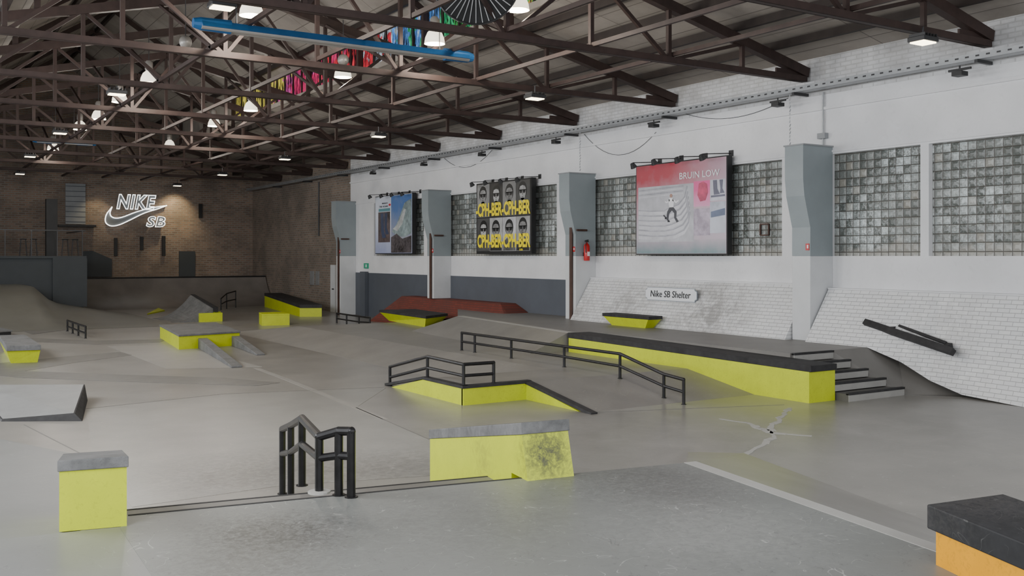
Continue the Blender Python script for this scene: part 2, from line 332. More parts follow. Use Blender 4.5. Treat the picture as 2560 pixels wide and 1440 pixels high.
# right wall
ZS,ZT=2.5,4.66
def yw(px): return WX(px,640,W).y
wins=[(4.5,yw(2322)),(yw(2301),yw(2077)),(yw(1955),yw(1475)),(yw(1392),yw(1120)),(yw(1060),yw(935))]
mb=MB().box(W,W+.4,0,39.4,0,ZS).box(W,W+.4,0,39.4,ZT,5.95)
edges=[0]+[e for w in wins for e in w]+[39.4]
for i in range(0,len(edges),2): mb.box(W,W+.4,edges[i],edges[i+1],ZS,ZT)
struct('wall_right',mb,'white')
struct('wall_right_top',MB().box(W,W+.4,0,39.4,5.95,6.95),'whitebrick')
struct('trim_13',MB().box(W-.05,W,0,39.4,5.62,5.68).box(W-.03,W,0,39.4,4.70,4.74),'white')
for i,(a,b) in enumerate(wins):
    struct('window_%d'%(i+1),MB().box(W+.12,W+.2,a,b,ZS,ZT),'glassblock')
struct('wall_right_lower',MB().box(W-.02,W,22.9,39.4,0,1.8),'dado')
struct('wall_right_rear',MB().box(W,W+.4,39.4,53.2,0,6.95),'brickside')
XR=7.3; YB=52.8
def zroof(x):
    d=abs(x-XR)
    return 6.75+.24*(9.6-d)-.0 if d>4.7 else 9.05+(4.7-d)*.64
prof=[(-3,0),(W,0),(W,zroof(W)),(12.0,zroof(12.01)),(12.0,9.05),(XR,12.06),(2.6,9.05),(2.6,zroof(2.59)),(-3,zroof(-3))]
struct('wall_back',MB().prism([V((x,YB,z)) for x,z in prof],[V((x,YB+.4,z)) for x,z in prof]),'brickback')
def slab(x0,z0,x1,z1):
    return MB().prism([V((x0,2,z0)),V((x1,2,z1)),V((x1,53,z1)),V((x0,53,z0))],[V((x0,2,z0+.15)),V((x1,2,z1+.15)),V((x1,53,z1+.15)),V((x0,53,z0+.15))])
struct('ceiling',slab(W+.1,zroof(W),11.95,zroof(12.01)),'roof')
struct('ceiling',slab(12.1,9.0,XR,12.06),'roof')
struct('ceiling',slab(XR,12.06,2.5,9.0),'roof')
struct('ceiling',slab(2.65,zroof(2.59),-3,zroof(-3)),'roof')
struct('wall_left_upper',MB().box(2.5,2.6,2,53,zroof(2.59),9.05),'roof')
TY=[10.3+4.2*i for i in range(10)]
ZG=8.98
for i in range(8):
    y0=6.1+4.2*i; y1=min(y0+4.2,YB)
    o=struct('window_%d'%(i+6),MB().box(12.02,12.06,y0,y1,zroof(12.01)+.12,ZG),'stained')
    f=MB()
    for k in range(5): f.box(11.97,12.02,y0+k*.84-.03,y0+k*.84+.03,zroof(12.01)+.1,ZG)
    f.box(11.97,12.03,y0,y1,zroof(12.01)+.02,zroof(12.01)+.14)
    f.build('window_frame','purlin',o)
struct('wall_right_upper',MB().box(11.98,12.1,6.1+4.2*8,53,zroof(12.01),9.05).box(11.98,12.1,2,6.1+4.2*8,ZG,9.05),'roof')
def panel(name,px0,px1,py0,py1,mat,Y=YB,t=.06):
    a=WY(px0,py1,Y); b=WY(px1,py0,Y); return struct(name,MB().box(a.x,b.x,Y-t,Y,a.z,b.z),mat)
d=panel('door_1',447,487,628,692,'mezz')
a=WX(829,770,W); b=WX(840,660,W)
d=struct('door_2',MB().box(W-.06,W,b.y,a.y,0,2.1),'whitecol'); MB().box(W-.12,W-.06,b.y+.1,b.y+.2,1,1.05).build('door_handle','black',d)
# ================================================================ TRUSSES
def chord(x): return 6.45+.24*(9.4-abs(x-XR))
t0=thing('roof_truss','','truss',(XR,TY[0],6.3),'steel roof trusses')
t0['label']='brown steel roof truss '+ORD[0]
y=TY[0]; ZB=6.33
mb=MB().bar((-2.2,y-.06,ZB),(W-.1,y-.06,ZB),.03,.12).bar((-2.2,y+.06,ZB),(W-.1,y+.06,ZB),.03,.12).bar((-2.2,y,ZB-.05),(W-.1,y,ZB-.05),.15,.02); mb.build('bottom_chord','brown',t0)
for s in (-1,1):
    MB().bar((XR+s*9.55,y,chord(XR+s*9.4)+.02),(XR,y,chord(XR)),.17,.2).build('top_chord','brown',t0)
nodes=[9.4,7.6,5.6,3.7,1.85,0]
for s in (-1,1):
    for i,nx in enumerate(nodes):
        x=XR+s*nx
        if i>0 and not (nx==0 and s==1): MB().bar((x,y,ZB),(x,y,chord(x)),.08,.08).build('web_post','brown',t0)
        if i>1:
            xp=XR+s*nodes[i-1]
            if i%2: MB().bar((xp,y+.02,ZB),(x,y+.02,chord(x)),.07,.07).build('web_diagonal','brown',t0)
            else: MB().bar((xp,y+.02,chord(xp)),(x,y+.02,ZB),.07,.07).build('web_diagonal','brown',t0)
    MB().poly([(XR+s*9.55,y-.02),(XR+s*8.6,y-.02),(XR+s*8.6,y+.02),(XR+s*9.55,y+.02)],ZB-.02,chord(XR+s*9.2)).build('gusset_plate','brown',t0)
for s in (-1,1):   # posts carrying the raised centre roof
    MB().bar((XR+s*4.6,y,chord(XR+4.6)),(XR+s*4.6,y,8.95),.12,.12).build('monitor_post','brown',t0)
    MB().bar((XR+s*4.6,y,8.9),(XR,y,11.9),.12,.16).build('monitor_rafter','brown',t0)
for i in range(1,10): dup(t0,(XR,TY[i],6.3),'brown steel roof truss '+ORD[i])
for k,(dx,lab) in enumerate([(8.5,'closest above the white wall'),(7.4,'second in from the white wall'),(6.3,'third in from the white wall'),(5.2,'just below the stained glass strip')]):
    x=XR+dx; z=zroof(x)-.09
    tag(MB().bar((x,2,z),(x,52.7,z),.1,.16).build('roof_purlin','purlin'),'long dark roof purlin '+lab,'roof beam','roof purlins on the right slope')
for k,(dx,lab) in enumerate([(4.3,'along the top of the stained glass'),(2.2,'midway up the raised centre roof'),(.1,'at the very ridge')]):
    x=XR+dx; z=zroof(x)-.1
    tag(MB().bar((x,2,z),(x,52.7,z),.1,.16).build('roof_purlin','purlin'),'long dark purlin '+lab,'roof beam','purlins of the raised roof')
for k,(dx,lab) in enumerate([(-2.2,'on the left side of the raised centre roof'),(-5.2,'at the top of the left roof slope'),(-6.8,'low on the left roof slope')]):
    x=XR+dx; z=zroof(x)-.1
    tag(MB().bar((x,2,z),(x,52.7,z),.1,.16).build('roof_purlin','purlin'),'long dark purlin '+lab,'roof beam')
for (x,z,lab) in ((9.15,6.45,'running the hall under the bell lamps on the right'),(5.2,6.45,'running the hall under the bell lamps on the left'),(13,6.45,'running the hall above the wall floodlights'),(11.0,6.40,'running the hall between the bell lamps and the floodlights'),(7.3,6.45,'running down the middle of the hall')):
    tag(MB().bar((x,9,z),(x,52.6,z),.06,.08).build('roof_tie','brown'),'thin brown steel tie '+lab,'roof tie','long steel ties between trusses')
for i in range(9):
    for x,sd in ((9.15,'right'),(5.2,'left')):
        tag(MB().bar((x,TY[i],6.45),(x,TY[i+1],chord(x)-.05),.06,.06).build('sway_brace','brown'),'slanting brace %s of the ridge, at the truss %s'%(sd,ORD[i]),'brace','sway braces between trusses')
# ================================================================ TRAY + BRACKET LIGHTS
tr=thing('cable_tray','long galvanised cable tray running the length of the white wall below the roof','cable tray',(16.55,28,6.0))
MB().box(16.45,16.7,4,52.5,6.02,6.04).box(16.44,16.46,4,52.5,6.02,6.14).box(16.69,16.71,4,52.5,6.02,6.14).build('tray_channel','tray',tr)
sl_=MB()
for k in range(240): sl_.box(16.434,16.44,4.05+k*.2,4.05+k*.2+.07,6.07,6.10)
sl_.build('slots','darkmetal',tr)['kind']='stuff'
for k in range(11): MB().box(16.42,W-.01,6.1+4.2*k-.03,6.1+4.2*k+.03,5.96,6.02).build('bracket','darkmetal',tr)
def w_spot(y,label):
    t=thing('tray_spotlight',label,'spotlight',(16.4,y,5.85),'small black spotlights under the cable tray')
    MB().bar((16.4,y-.22,5.88),(16.4,y+.22,5.88),.04,.04).build('mount','black',t)
    MB().tube((16.4,y,5.95),(16.4,y,5.88),.015).build('stem','black',t)
    MB().box(16.3,16.5,y-.1,y+.1,5.76,5.84).build('lamp_head','black',t)
for i,y in enumerate([10.6,14.9,19.0,23.3,27.5,31.6,36]): w_spot(y,'small black spotlight bar below the cable tray, '+ORD[i])
# ================================================================ COLUMNS
CN=['nearest the camera, between the two tiled banks','with the red fire extinguisher, left of the tiled bank','between the two posters on the left','standing on the lower floor in front of the brick corner']
cy=[14.32,22.55,30.95,39.3]
for i,y1 in enumerate(cy):
    y0=y1-.48; zb=[ZU,ZU,1.005,0][i]
    t=thing('column','grey and white wall column '+CN[i],'column',(16.5,(y0+y1)/2,zb),'flared columns along the white wall')
    sh=MB().box(16.2,W-.002,y0,y1,zb,ZS); sh.build('shaft','whitecol',t,bevel=.01)
    sl=[]
    for x,z in ((16.2,ZS),(16.2,3.1),(16.02,3.75),(15.98,4.1),(15.98,4.8)):
        sl.append([V((x,y0-.003,z)),V((W-.002,y0-.003,z)),V((W-.002,y1+.003,z)),V((x,y1+.003,z))])
    MB().loft(sl).build('capital','bluegrey',t)
    MB().box(15.96,W-.01,y0-.03,y1+.03,4.8,4.83).build('cap_plate','greydoor',t)
    if i:
        g=MB().box(16.16,16.2,y0+.12,y0+.20,zb,3.45).box(16.145,16.16,y0+.10,y0+.22,zb,3.45).build('steel_guard','guard',t)
        MB().tube((16.5,y0-.06,3.22),(16.5,y0,3.22),.03).tube((16.2,y0-.06,3.22),(16.55,y0-.06,3.22),.03).build('pipe_bracket','guard',t)
    s=MB().box(16.187,16.2,y0+.02,y0+.11,2.62,2.76).build('fire_sign','extred',t)
    MB().box(16.184,16.187,y0+.035,y0+.075,2.66,2.73).build('sign_symbol','paper',s)
t=thing('junction_box','grey junction box with conduit above the column nearest the camera','junction box',(16.85,14.05,4.86))
MB().box(16.78,W,13.95,14.15,5.0,5.12).build('box_body','greydoor',t); MB().tube((16.85,14.05,5.12),(16.85,14.05,6.0),.02).tube((16.85,14.05,4.8),(16.85,14.05,5.0),.02).build('conduit','tray',t)
for i,(px,lab) in enumerate([(1975,'above the column nearest the camera'),(1450,'above the column with the fire extinguisher')]):
    p=WX(px,300,16.5); m=MB(); zz=6.0
    while zz>4.9: m.tube((16.5+.02*(int(zz*20)%2),p.y,zz),(16.5,p.y+.01,zz-.06),.012,6); zz-=.08
    tag(m.build('hanging_chain','tray'),'thin metal chain hanging '+lab,'chain')
def cable(a,b,sag,lab):
    m=MB(); P=[]
    for k in range(15):
        t=k/14; p=a.lerp(b,t); P.append(p+V((0,0,-sag*4*t*(1-t))))
    for q,w in zip(P,P[1:]): m.tube(q,w,.006,5)
    tag(m.build('slack_cable','darkmetal'),lab,'cable')
cable(WX(1460,335,16.88),WX(1640,330,16.88),.6,'slack dark cable drooping on the white wall left of the tall pink poster')
cable(WX(1110,395,16.88),WX(1230,375,16.88),.45,'slack dark cable drooping above the black and yellow poster')
cable(WX(1700,280,16.88),WX(1970,245,16.88),.3,'slack dark cable drooping over the tall pink poster')
t=thing('fire_extinguisher','red fire extinguisher hanging on the second column','fire extinguisher',(16.5,21.9,2.35))
cyl=MB().lathe((16.5,21.95,2.37),[(0,0),(.08,0),(.085,.02),(.085,.4),(.06,.46),(.025,.49),(.025,.52),(0,.52)]).build('cylinder','extred',t,smooth=True)
MB().box(16.46,16.54,21.861,21.868,2.5,2.62).build('print_panel','paper',cyl)
MB().box(16.46,16.54,21.91,21.99,2.89,2.93).bar((16.5,21.88,2.95),(16.5,22.02,2.93),.03,.02).build('valve','black',t)
MB().path([(16.46,21.9,2.9),(16.4,21.87,2.8),(16.41,21.87,2.6)],.012,6).build('hose','black',t)
MB().box(16.45,16.55,22.03,22.065,2.5,2.6).build('bracket','black',t)
# ================================================================ POSTERS
AX=V((0,-1,0)); UP=V((0,0,1))
class Poster:
    def __init__(s,label,px0,px1,py0,py1,X,backmat,group=None):
        a=WX(px0,py1,X); b=WX(px1,py1,X); top=WX(px0,py0,X).z
        s.o=V((X,a.y,a.z)); s.w=a.y-b.y; s.h=top-a.z; s.X=X
        s.t=thing('poster',label,'poster',(X+.05,(a.y+b.y)/2,a.z),group); s.cur=s.t
        MB().box(X+.004,X+.16,b.y,a.y,a.z,top).build('frame','black',s.t)
        s.rect(0.008,0.012,.992,.988,backmat,'print',.0)
    def p(s,u,v,l=0): return s.o+AX*(u*s.w)+UP*((1-v)*s.h)+V((-l,0,0))
    def rect(s,u0,v0,u1,v1,mat,name='picture_panel',l=.003):
        m=MB(); m.prism([s.p(u0,v1,l),s.p(u1,v1,l),s.p(u1,v0,l),s.p(u0,v0,l)],[s.p(u0,v1,l+.002),s.p(u1,v1,l+.002),s.p(u1,v0,l+.002),s.p(u0,v0,l+.002)]); return m.build(name,mat,s.t)
    def polys(s,polys,mat,name,l=.006,par=None):
        m=MB()
        for P in polys: m.prism([s.p(u,v,l) for u,v in P],[s.p(u,v,l+.002) for u,v in P])
        return m.build(name,mat,par or s.t)
    def text(s,body,u0,v0,u1,v1,mat,off=.0,l=.012,name='lettering',sp=1):
        return text(body,s.p(u0,v1,l),AX,UP,(u1-u0)*s.w,(v1-v0)*s.h,mat,s.t,name,off=off,sp=sp,ext=.002)
def ell(cx,cy,rx,ry,n=16): return [(cx+rx*math.cos(2*math.pi*k/n),cy+ry*math.sin(2*math.pi*k/n)) for k in range(n)]
def gradmat(name,z0,z1,c0,c1,c2=None,nz=.7):
    m,nt,b=newmat(name); pos=N(nt,'ShaderNodeNewGeometry').outputs['Position']; s=N(nt,'ShaderNodeSeparateXYZ'); nt.links.new(pos,s.inputs[0])
    f=math_(nt,'ADD',ramp01(nt,s.outputs[2],z0,z1),math_(nt,'MULTIPLY',math_(nt,'SUBTRACT',noise(nt,pos,2.5,5),.5),nz),True)
    c=mix(nt,f,c0,c1)
    if c2: c=mix(nt,math_(nt,'MULTIPLY',ramp01(nt,s.outputs[1],c2[0],c2[1]),.8,True),c,c2[2])
    nt.links.new(c,b.inputs['Base Color']); b.inputs['Roughness'].default_value=.22
    return m
yl,yr=WX(1590,640,16.62).y,WX(1818,640,16.62).y
g3=gradmat('pink print gradient',3.3,4.5,(.48,.42,.48),(.44,.055,.08),((yl+yr)/2+.3,yr,(.50,.40,.48)))
P=Poster('large pink and grey poster of a skater jumping over curved steps',1590,1818,415,637,16.62,g3)
P.rect(.012,.84,.988,.985,gradmat('teal print',2.5,2.95,(.14,.25,.26),(.48,.40,.46)),'picture_panel',.002)
mp=P.rect(.03,.25,.66,.86,mk('pale concrete print',(.47,.47,.51),.3,var=.25,sc=2.5))
lin=[mk('step line print',(.34,.34,.385),.3,var=.25,sc=5),mk('step tread print',(.56,.56,.60),.3,var=.16,sc=4)]
def band(vv,th,uo):
    top=[(.035,vv+.03),(.18,vv+.045),(.34,vv+.05),(.46-uo,vv+.035),(.55-uo*.6,vv-.01),(.60-uo*.4,vv-.09),(.615-uo*.3,vv-.2)]
    return top+[(u+.012*(1 if k>3 else 0),v+th) for k,(u,v) in list(enumerate(top))[::-1]]
for k in range(6):
    P.polys([band(.47+.055*k,.010,.02*(5-k))],lin[0],'step_line',.006,mp)
    P.polys([band(.481+.055*k,.036,.02*(5-k))],lin[1],'step_tread',.0055,mp)
for k in range(4): P.polys([[(.04,.28+.026*k),(.55,.265+.026*k),(.55,.276+.026*k),(.04,.291+.026*k)]],lin[k%2],'step_line',.0065,mp)
dark=flat('dark figure print',(.03,.03,.04)); skin=flat('skin print',(.35,.2,.15)); whitep=flat('pale figure print',(.75,.75,.78))
P.polys([ell(.415,.365,.016,.020,10)],skin,'figure_head',.009,mp)
P.polys([[(.39,.39),(.435,.39),(.448,.44),(.44,.50),(.40,.50),(.388,.45)],[(.395,.395),(.40,.42),(.37,.445),(.345,.43),(.35,.42),(.37,.43)],[(.435,.395),(.47,.43),(.50,.415),(.503,.43),(.47,.45),(.43,.42)]],whitep,'figure_shirt',.0095,mp)
P.polys([[(.398,.49),(.442,.49),(.478,.54),(.472,.60),(.50,.645),(.478,.657),(.45,.605),(.45,.555),(.425,.525),(.395,.555),(.385,.62),(.362,.615),(.372,.535)]],dark,'figure_trousers',.010,mp)
P.polys([[(.325,.575),(.336,.565),(.405,.64),(.395,.652)],ell(.352,.607,.008,.010,8),ell(.383,.64,.008,.010,8)],dark,'figure_board',.011,mp)
p_=P.rect(.66,.235,.83,.50,gradmat('magenta print',3.5,4.1,(.60,.40,.55),(.72,.08,.28)))
P.polys([[(.715,.26),(.76,.245),(.80,.27),(.81,.36),(.785,.44),(.73,.45),(.70,.38)]],mk('red garment print',(.62,.05,.15),.3,var=.5,sc=5),'picture_detail',.006,p_)
p_=P.rect(.83,.235,.985,.45,mk('light blue print',(.50,.50,.57),.3,var=.25,sc=3)); P.polys([[(.86,.24),(.90,.24),(.905,.33),(.93,.385),(.87,.39),(.865,.33)],[(.925,.24),(.96,.24),(.955,.33),(.975,.375),(.93,.38),(.935,.33)],[(.84,.395),(.98,.39),(.98,.41),(.84,.415)]],mk('dark trousers print',(.10,.10,.15),.3,var=.4),'picture_detail',.006,p_)
P.rect(.66,.52,.83,.80,mk('grey photo print',(.38,.32,.40),.3,var=.5,sc=6))
p_=P.rect(.83,.46,.985,.62,mk('grey blue slab print',(.42,.44,.52),.3,var=.3,sc=5)); P.rect(.83,.62,.985,.78,mk('blue slab print',(.52,.54,.62),.3,var=.15),'picture_panel'); P.polys([[(.84,.56),(.98,.53),(.98,.60),(.84,.62)]],flat('dark slab print',(.10,.13,.22),var=.3),'picture_detail',.006,p_)
P.text('BRUIN LOW',.51,.13,.93,.20,'paper',off=.008)
P2=Poster('black and white poster of eight faces in sunglasses with bold yellow lettering',1191,1329,460,635,16.62,'black')
greys=[(.30,.30,.30),(.04,.04,.04),(.22,.22,.22),(.06,.06,.06),(.08,.08,.08),(.45,.45,.45),(.5,.5,.52),(.32,.32,.32)]
for r in range(2):
    for c in range(4):
        u0=.02+.24*c; v0=.02 if r==0 else .5; g=greys[r*4+c]; nm='%d'%(r*4+c)
        pg=P2.rect(u0,v0,u0+.235,v0+.46,flat('portrait ground '+nm,g,var=.3,sc=3),'portrait_panel')
        tl=random.uniform(-.006,.006); cx=u0+.118+tl; cyy=v0+.15+random.uniform(-.01,.01); sk=.22 if g[0]>.2 else .38
        P2.polys([[(cx-.11,v0+.455),(cx-.10,v0+.34),(cx-.04,v0+.28),(cx+.04,v0+.28),(cx+.10,v0+.34),(cx+.11,v0+.455)]],flat('portrait clothes '+nm,(.03,.03,.03) if c%2 else (.10,.10,.10),var=.5,sc=9),'portrait_shoulders',.006,pg)
        P2.polys([ell(cx,cyy-.015,.072,.115,16)],flat('portrait hair '+nm,(.012,.012,.012)),'portrait_hair',.007,pg)
        P2.polys([[(cx-.055,cyy-.03),(cx-.04,cyy-.065),(cx,cyy-.078),(cx+.04,cyy-.065),(cx+.055,cyy-.03),(cx+.052,cyy+.05),(cx+.03,cyy+.11),(cx,cyy+.13),(cx-.03,cyy+.11),(cx-.052,cyy+.05)],[(cx-.028,cyy+.09),(cx+.028,cyy+.09),(cx+.035,v0+.30),(cx-.035,v0+.30)]],flat('portrait face '+nm,(sk,sk,sk),var=.45,sc=8),'portrait_face',.009,pg)
        P2.polys([[(cx-.052,cyy-.018),(cx-.004,cyy-.012),(cx-.008,cyy+.022),(cx-.03,cyy+.032),(cx-.048,cyy+.018)],[(cx+.052,cyy-.018),(cx+.004,cyy-.012),(cx+.008,cyy+.022),(cx+.03,cyy+.032),(cx+.048,cyy+.018)],[(cx-.058,cyy-.02),(cx+.058,cyy-.02),(cx+.058,cyy-.008),(cx-.058,cyy-.008)]],flat('portrait glasses '+nm,(.01,.01,.01)),'portrait_glasses',.012,pg)
        P2.polys([ell(cx,cyy+.078,.018,.008,8),[(cx-.004,cyy+.01),(cx+.004,cyy+.01),(cx+.010,cyy+.05),(cx-.010,cyy+.05)]],flat('portrait mouth '+nm,(sk*.4,sk*.4,sk*.4)),'portrait_mouth',.012,pg)
ylw=mk('yellow print',(.86,.70,.0),.4,var=.03,emit=.08)
P2.text('-CPH-BER-CPH-BER',.0,.285,.985,.475,ylw,off=.035,l=.016,sp=1.0)
P2.text('CPH-BER-CPH-BER',.03,.725,.985,.915,ylw,off=.035,l=.016,sp=1.0)
P2.text('SB',.80,.93,.86,.955,ylw,off=.01,l=.016)
P1=Poster('narrow blue and white poster with a surf wave and a pair of legs beside rocks',938,1031,492,635,16.62,gradmat('blue white print',2.6,4.2,(.38,.42,.62),(.68,.72,.82)))
ps=P1.rect(.45,.02,.985,.98,gradmat('sky print',3.0,4.4,(.38,.38,.42),(.10,.20,.46)),'picture_panel')
P1.polys([[(.47,.62),(.60,.50),(.72,.30),(.80,.16),(.9,.12),(.98,.10),(.98,.66),(.8,.72),(.6,.70)]],flat('wave print',(.26,.33,.34),var=.5,sc=7),'wave',.006,ps)
P1.polys([[(.5,.58),(.62,.5),(.75,.32),(.80,.25),(.84,.27),(.75,.5),(.62,.62)]],flat('foam print',(.5,.52,.52),var=.35,sc=12),'wave_foam',.009,ps)
P1.polys([[(.45,.98),(.45,.72),(.6,.66),(.75,.75),(.98,.70),(.98,.98)]],flat('rocks print',(.08,.07,.075),var=.8,sc=12),'rocks',.010,ps)
ps=P1.rect(.09,.28,.42,.80,flat('dark legs photo print',(.10,.075,.075),var=.7,sc=7)); P1.polys([[(.16,.3),(.24,.3),(.25,.6),(.31,.72),(.21,.73),(.17,.6)],[(.27,.3),(.35,.3),(.33,.55),(.39,.66),(.30,.67),(.27,.55)]],flat('jeans print',(.05,.07,.14),var=.3),'picture_detail',.006,ps)
P1.rect(.10,.22,.42,.27,flat('teal bar print',(.12,.3,.34)),'colour_bar'); P1.text('PRESENTS',.20,.12,.36,.145,'black'); P1.text('THE OCEAN',.12,.17,.36,.20,'black')
P1.polys([ell(.41,.165,.03,.02,12)],flat('red dot print',(.7,.02,.05)),'red_dot')
def plight(px,py,label,grp):
    p=WX(px,py,16.25)
    t=thing('picture_light',label,'spotlight',(16.62,p.y-.12,p.z),grp)
    MB().tube((W-.01,p.y-.35,p.z+.1),(16.25,p.y-.05,p.z+.07),.012,6).build('arm','black',t)
    MB().box(W-.02,W,p.y-.42,p.y-.28,p.z+.03,p.z+.17).build('wall_plate','black',t)
    MB().tube((16.25,p.y,p.z+.06),(16.32,p.y,p.z-.05),.05,8,.09).build('lamp_head','black',t)
pos4=['leftmost of the four','second from left of the four','third from left of the four','rightmost of the four']
for k,(px,py) in enumerate([(1580,414),(1632,405),(1690,400),(1752,393)]): plight(px,py,'black picture light, '+pos4[k]+' over the tall pink skater poster','picture lights over the pink poster')
for k,(px,py) in enumerate([(1177,461),(1210,457),(1248,453),(1290,449)]): plight(px,py,'black picture light, '+pos4[k]+' over the yellow lettered poster','picture lights over the yellow poster')
for k,(px,py) in enumerate([(922,492),(950,490),(976,487),(1002,485)]): plight(px,py,'black picture light, '+pos4[k]+' over the narrow blue poster','picture lights over the blue poster')
p0,p1=WX(1900,588,16.98),WX(1921,560,16.98)
t=thing('wall_hatch','small square brown hatch in the glass blocks right of the pink poster','hatch',(16.99,(p0.y+p1.y)/2,p0.z))
for z in (p0.z,p1.z): MB().bar((16.99,p0.y,z),(16.99,p1.y,z),.03,.03).build('frame','guard',t)
for y in (p0.y,p1.y): MB().bar((16.99,y,p0.z),(16.99,y,p1.z),.03,.03).build('frame','guard',t)
# ================================================================ TILED BANKS, SIGN
def tiled(path,label,ztop,xt=16.72):
    return tag(MB().loft([[V((x,y,z)),V((xt,y2,ztop)),V((W-.003,y2,ztop)),V((W-.003,y,z))] for x,y,z,y2 in path]).build('tiled_bank','tile'),label,'ramp')
tiled([(16.0,22.05,ZU,22.05),(16.02,14.36,ZU,14.36)],'white tiled bank below the pink poster with a lettered plate',1.87)
tiled([(16.0,13.8,ZU,13.8),(16.02,12.3,ZU,12.5),(16.1,11.6,.5,11.8),(16.1,11.0,.22,11.2),(16.0,10.3,.05,10.4),(15.85,9.1,0,9.1),(15.7,6,0,6)],'white tiled bank at the right edge with a black beam bolted across it',1.80)
for nm,y0,y1,z in (('trim_9',14.36,22.05,1.87),('trim_10',6,13.8,1.80)):
    struct(nm,MB().box(16.70,W-.001,y0,y1,z,z+.03),'white')
def onbank(px,py):
    r=ray(px,py); k=.71/1.14
    s=(16.01+(H-.73)*k)/(r.x-r.z*k); return r*s+V((0,0,H))
a=onbank(1622,735); b=onbank(1753,737); top=onbank(1690,717); bot=onbank(1690,753)
un=UP.copy(); nn=V((-1,0,0))
h2=abs(top.z-bot.z)/2*.98; cen=(a+b)/2+V((-h2*.64,0,0)); w2=(a.y-b.y)/2
t=thing('lettered_plate','white plate with notched corners and slanted black lettering on the tiled bank','sign',cen+nn*.01)
def pl(w,h,nk): return [(-w+nk,-h),(w-nk,-h),(w-nk,-h+nk*.5),(w,-h+nk),(w,h-nk),(w-nk,h-nk*.5),(w-nk,h),(-w+nk,h),(-w+nk,h-nk*.5),(-w,h-nk),(-w,-h+nk),(-w+nk,-h+nk*.5)]
M['plateedge']=mk('grey plate border',(.22,.25,.28),.5,var=.05)
for nm,mt,w_,h_,l in (('border','plateedge',w2,h2,.01),('plate','paper',w2-.014,h2-.014,.02)):
    MB().prism([cen+AX*x+un*y+nn*(l-.01) for x,y in pl(w_,h_,.07)],[cen+AX*x+un*y+nn*(l+.002) for x,y in pl(w_,h_,.07)]).build(nm,mt,t)
for sy in (-.8,.8): MB().bar(cen+AX*w2*sy+un*h2*.6,cen+AX*w2*sy+un*h2*.6+V((h2*1.1,0,0)),.03,.03).build('mounting_bracket','tray',t)
text('Nike SB Shelter',cen-AX*w2*.78-un*h2*.46+nn*.026,AX,un,w2*1.56,h2*.98,'black',t,'lettering',off=.003,shear=.12)
p,q=WX(2163,806,16.30),WX(2383,880,16.08)
t=thing('wall_beam','scratched black beam mounted diagonally across the right tiled bank','beam',(p+q)/2)
MB().bar(p,q,.12,.13,up=(-.8,0,.5)).build('beam','cap',t,bevel=.01)
p2,q2=WX(2212,802,16.44),WX(2366,858,16.28)
MB().bar(p2,q2,.05,.06,up=(-.8,0,.5)).build('rear_beam','cap',t)
for k in (.3,.9): c=p.lerp(q,k); MB().bar(c,c+V((.2,0,.05)),.1,.1).build('mounting_block','cap',t)
tag(MB().loft([[V((15.6,34.6,0)),V((W-.03,34.6,0)),V((W-.03,34.6,.02)),V((15.6,34.6,.01))],[V((15.9,33.2,.0)),V((W-.03,33.2,.0)),V((W-.03,33.2,1.0)),V((16.3,33.2,1.0))],[V((15.9,29.8,.3)),V((W-.03,29.8,.3)),V((W-.03,29.8,1.0)),V((16.3,29.8,1.0))],[V((15.95,26.2,ZU)),V((W-.03,26.2,ZU)),V((W-.03,26.2,1.0)),V((16.3,26.2,1.0))],[V((16.0,25.5,ZU)),V((W-.03,25.5,ZU)),V((W-.03,25.5,ZU+.02)),V((16.1,25.5,ZU+.02))]]).build('brick_bank','red'),'red brick bank against the dark grey part of the wall','ramp')
# ================================================================ LEDGES
def ledge(name,label,cat,base,top,z0,z1,ct,ymat='yellow',cmat='cap',ov=.03,group=None,bevel=.008):
    n=len(base); z1=[z1]*n if not isinstance(z1,(list,tuple)) else z1; z0=[z0]*n if not isinstance(z0,(list,tuple)) else z0
    cx=sum(p[0] for p in top)/n; cyy=sum(p[1] for p in top)/n
    t=thing(name,label,cat,(cx,cyy,min(z0)),group)
    bb=[V((p[0],p[1],z)) for p,z in zip(base,z0)]; tt=[V((p[0],p[1],z-ct)) for p,z in zip(top,z1)]
    MB().prism(bb,tt).build('base',ymat,t)
    out=[]
    for p in top:
        d=V((p[0]-cx,p[1]-cyy,0)); out.append(V((p[0],p[1],0))+d.normalized()*ov*1.4)
    MB().prism([V((p.x,p.y,z-ct)) for p,z in zip(out,z1)],[V((p.x,p.y,z)) for p,z in zip(out,z1)]).build('cap',cmat,t,bevel=bevel)
    return t
q=[(13.2,11.3),(13.86,11.3),(13.86,18.25),(13.2,18.25)]
ledge('long_ledge','long yellow ledge with black cap running beside the short stairs','ledge',q,q,0,[.64,.64,.73,.73],.11)
t=thing('stairs','five low grey steps between the long yellow ledge and the right tiled bank','stairs',(14.5,11.7,0))
for i in range(5):
    xr=15.42-.11*i; y0=11.05+.3*i
    s_=MB().box(13.9,xr,y0,12.3,.146*i,.146*(i+1)-.02).build('step','tread',t)
    MB().box(13.9,xr-.01,y0-.012,y0,.146*i,.146*(i+1)-.035).build('riser','riser',s_)
    MB().box(13.9,xr,y0-.02,y0+.05,.146*(i+1)-.035,.146*(i+1)+.003).build('nosing','cap',s_)
A=WX(1520,790,15.75).y; B_=WX(1632,790,15.75).y
ledge('bench_ledge','small flared yellow ledge with black cap at the foot of the tiled bank','ledge',[(15.68,B_+.2),(15.95,B_+.2),(15.95,A-.25),(15.68,A-.25)],[(15.6,B_),(16.02,B_),(16.02,A),(15.6,A)],ZU,ZU+.3,.08)
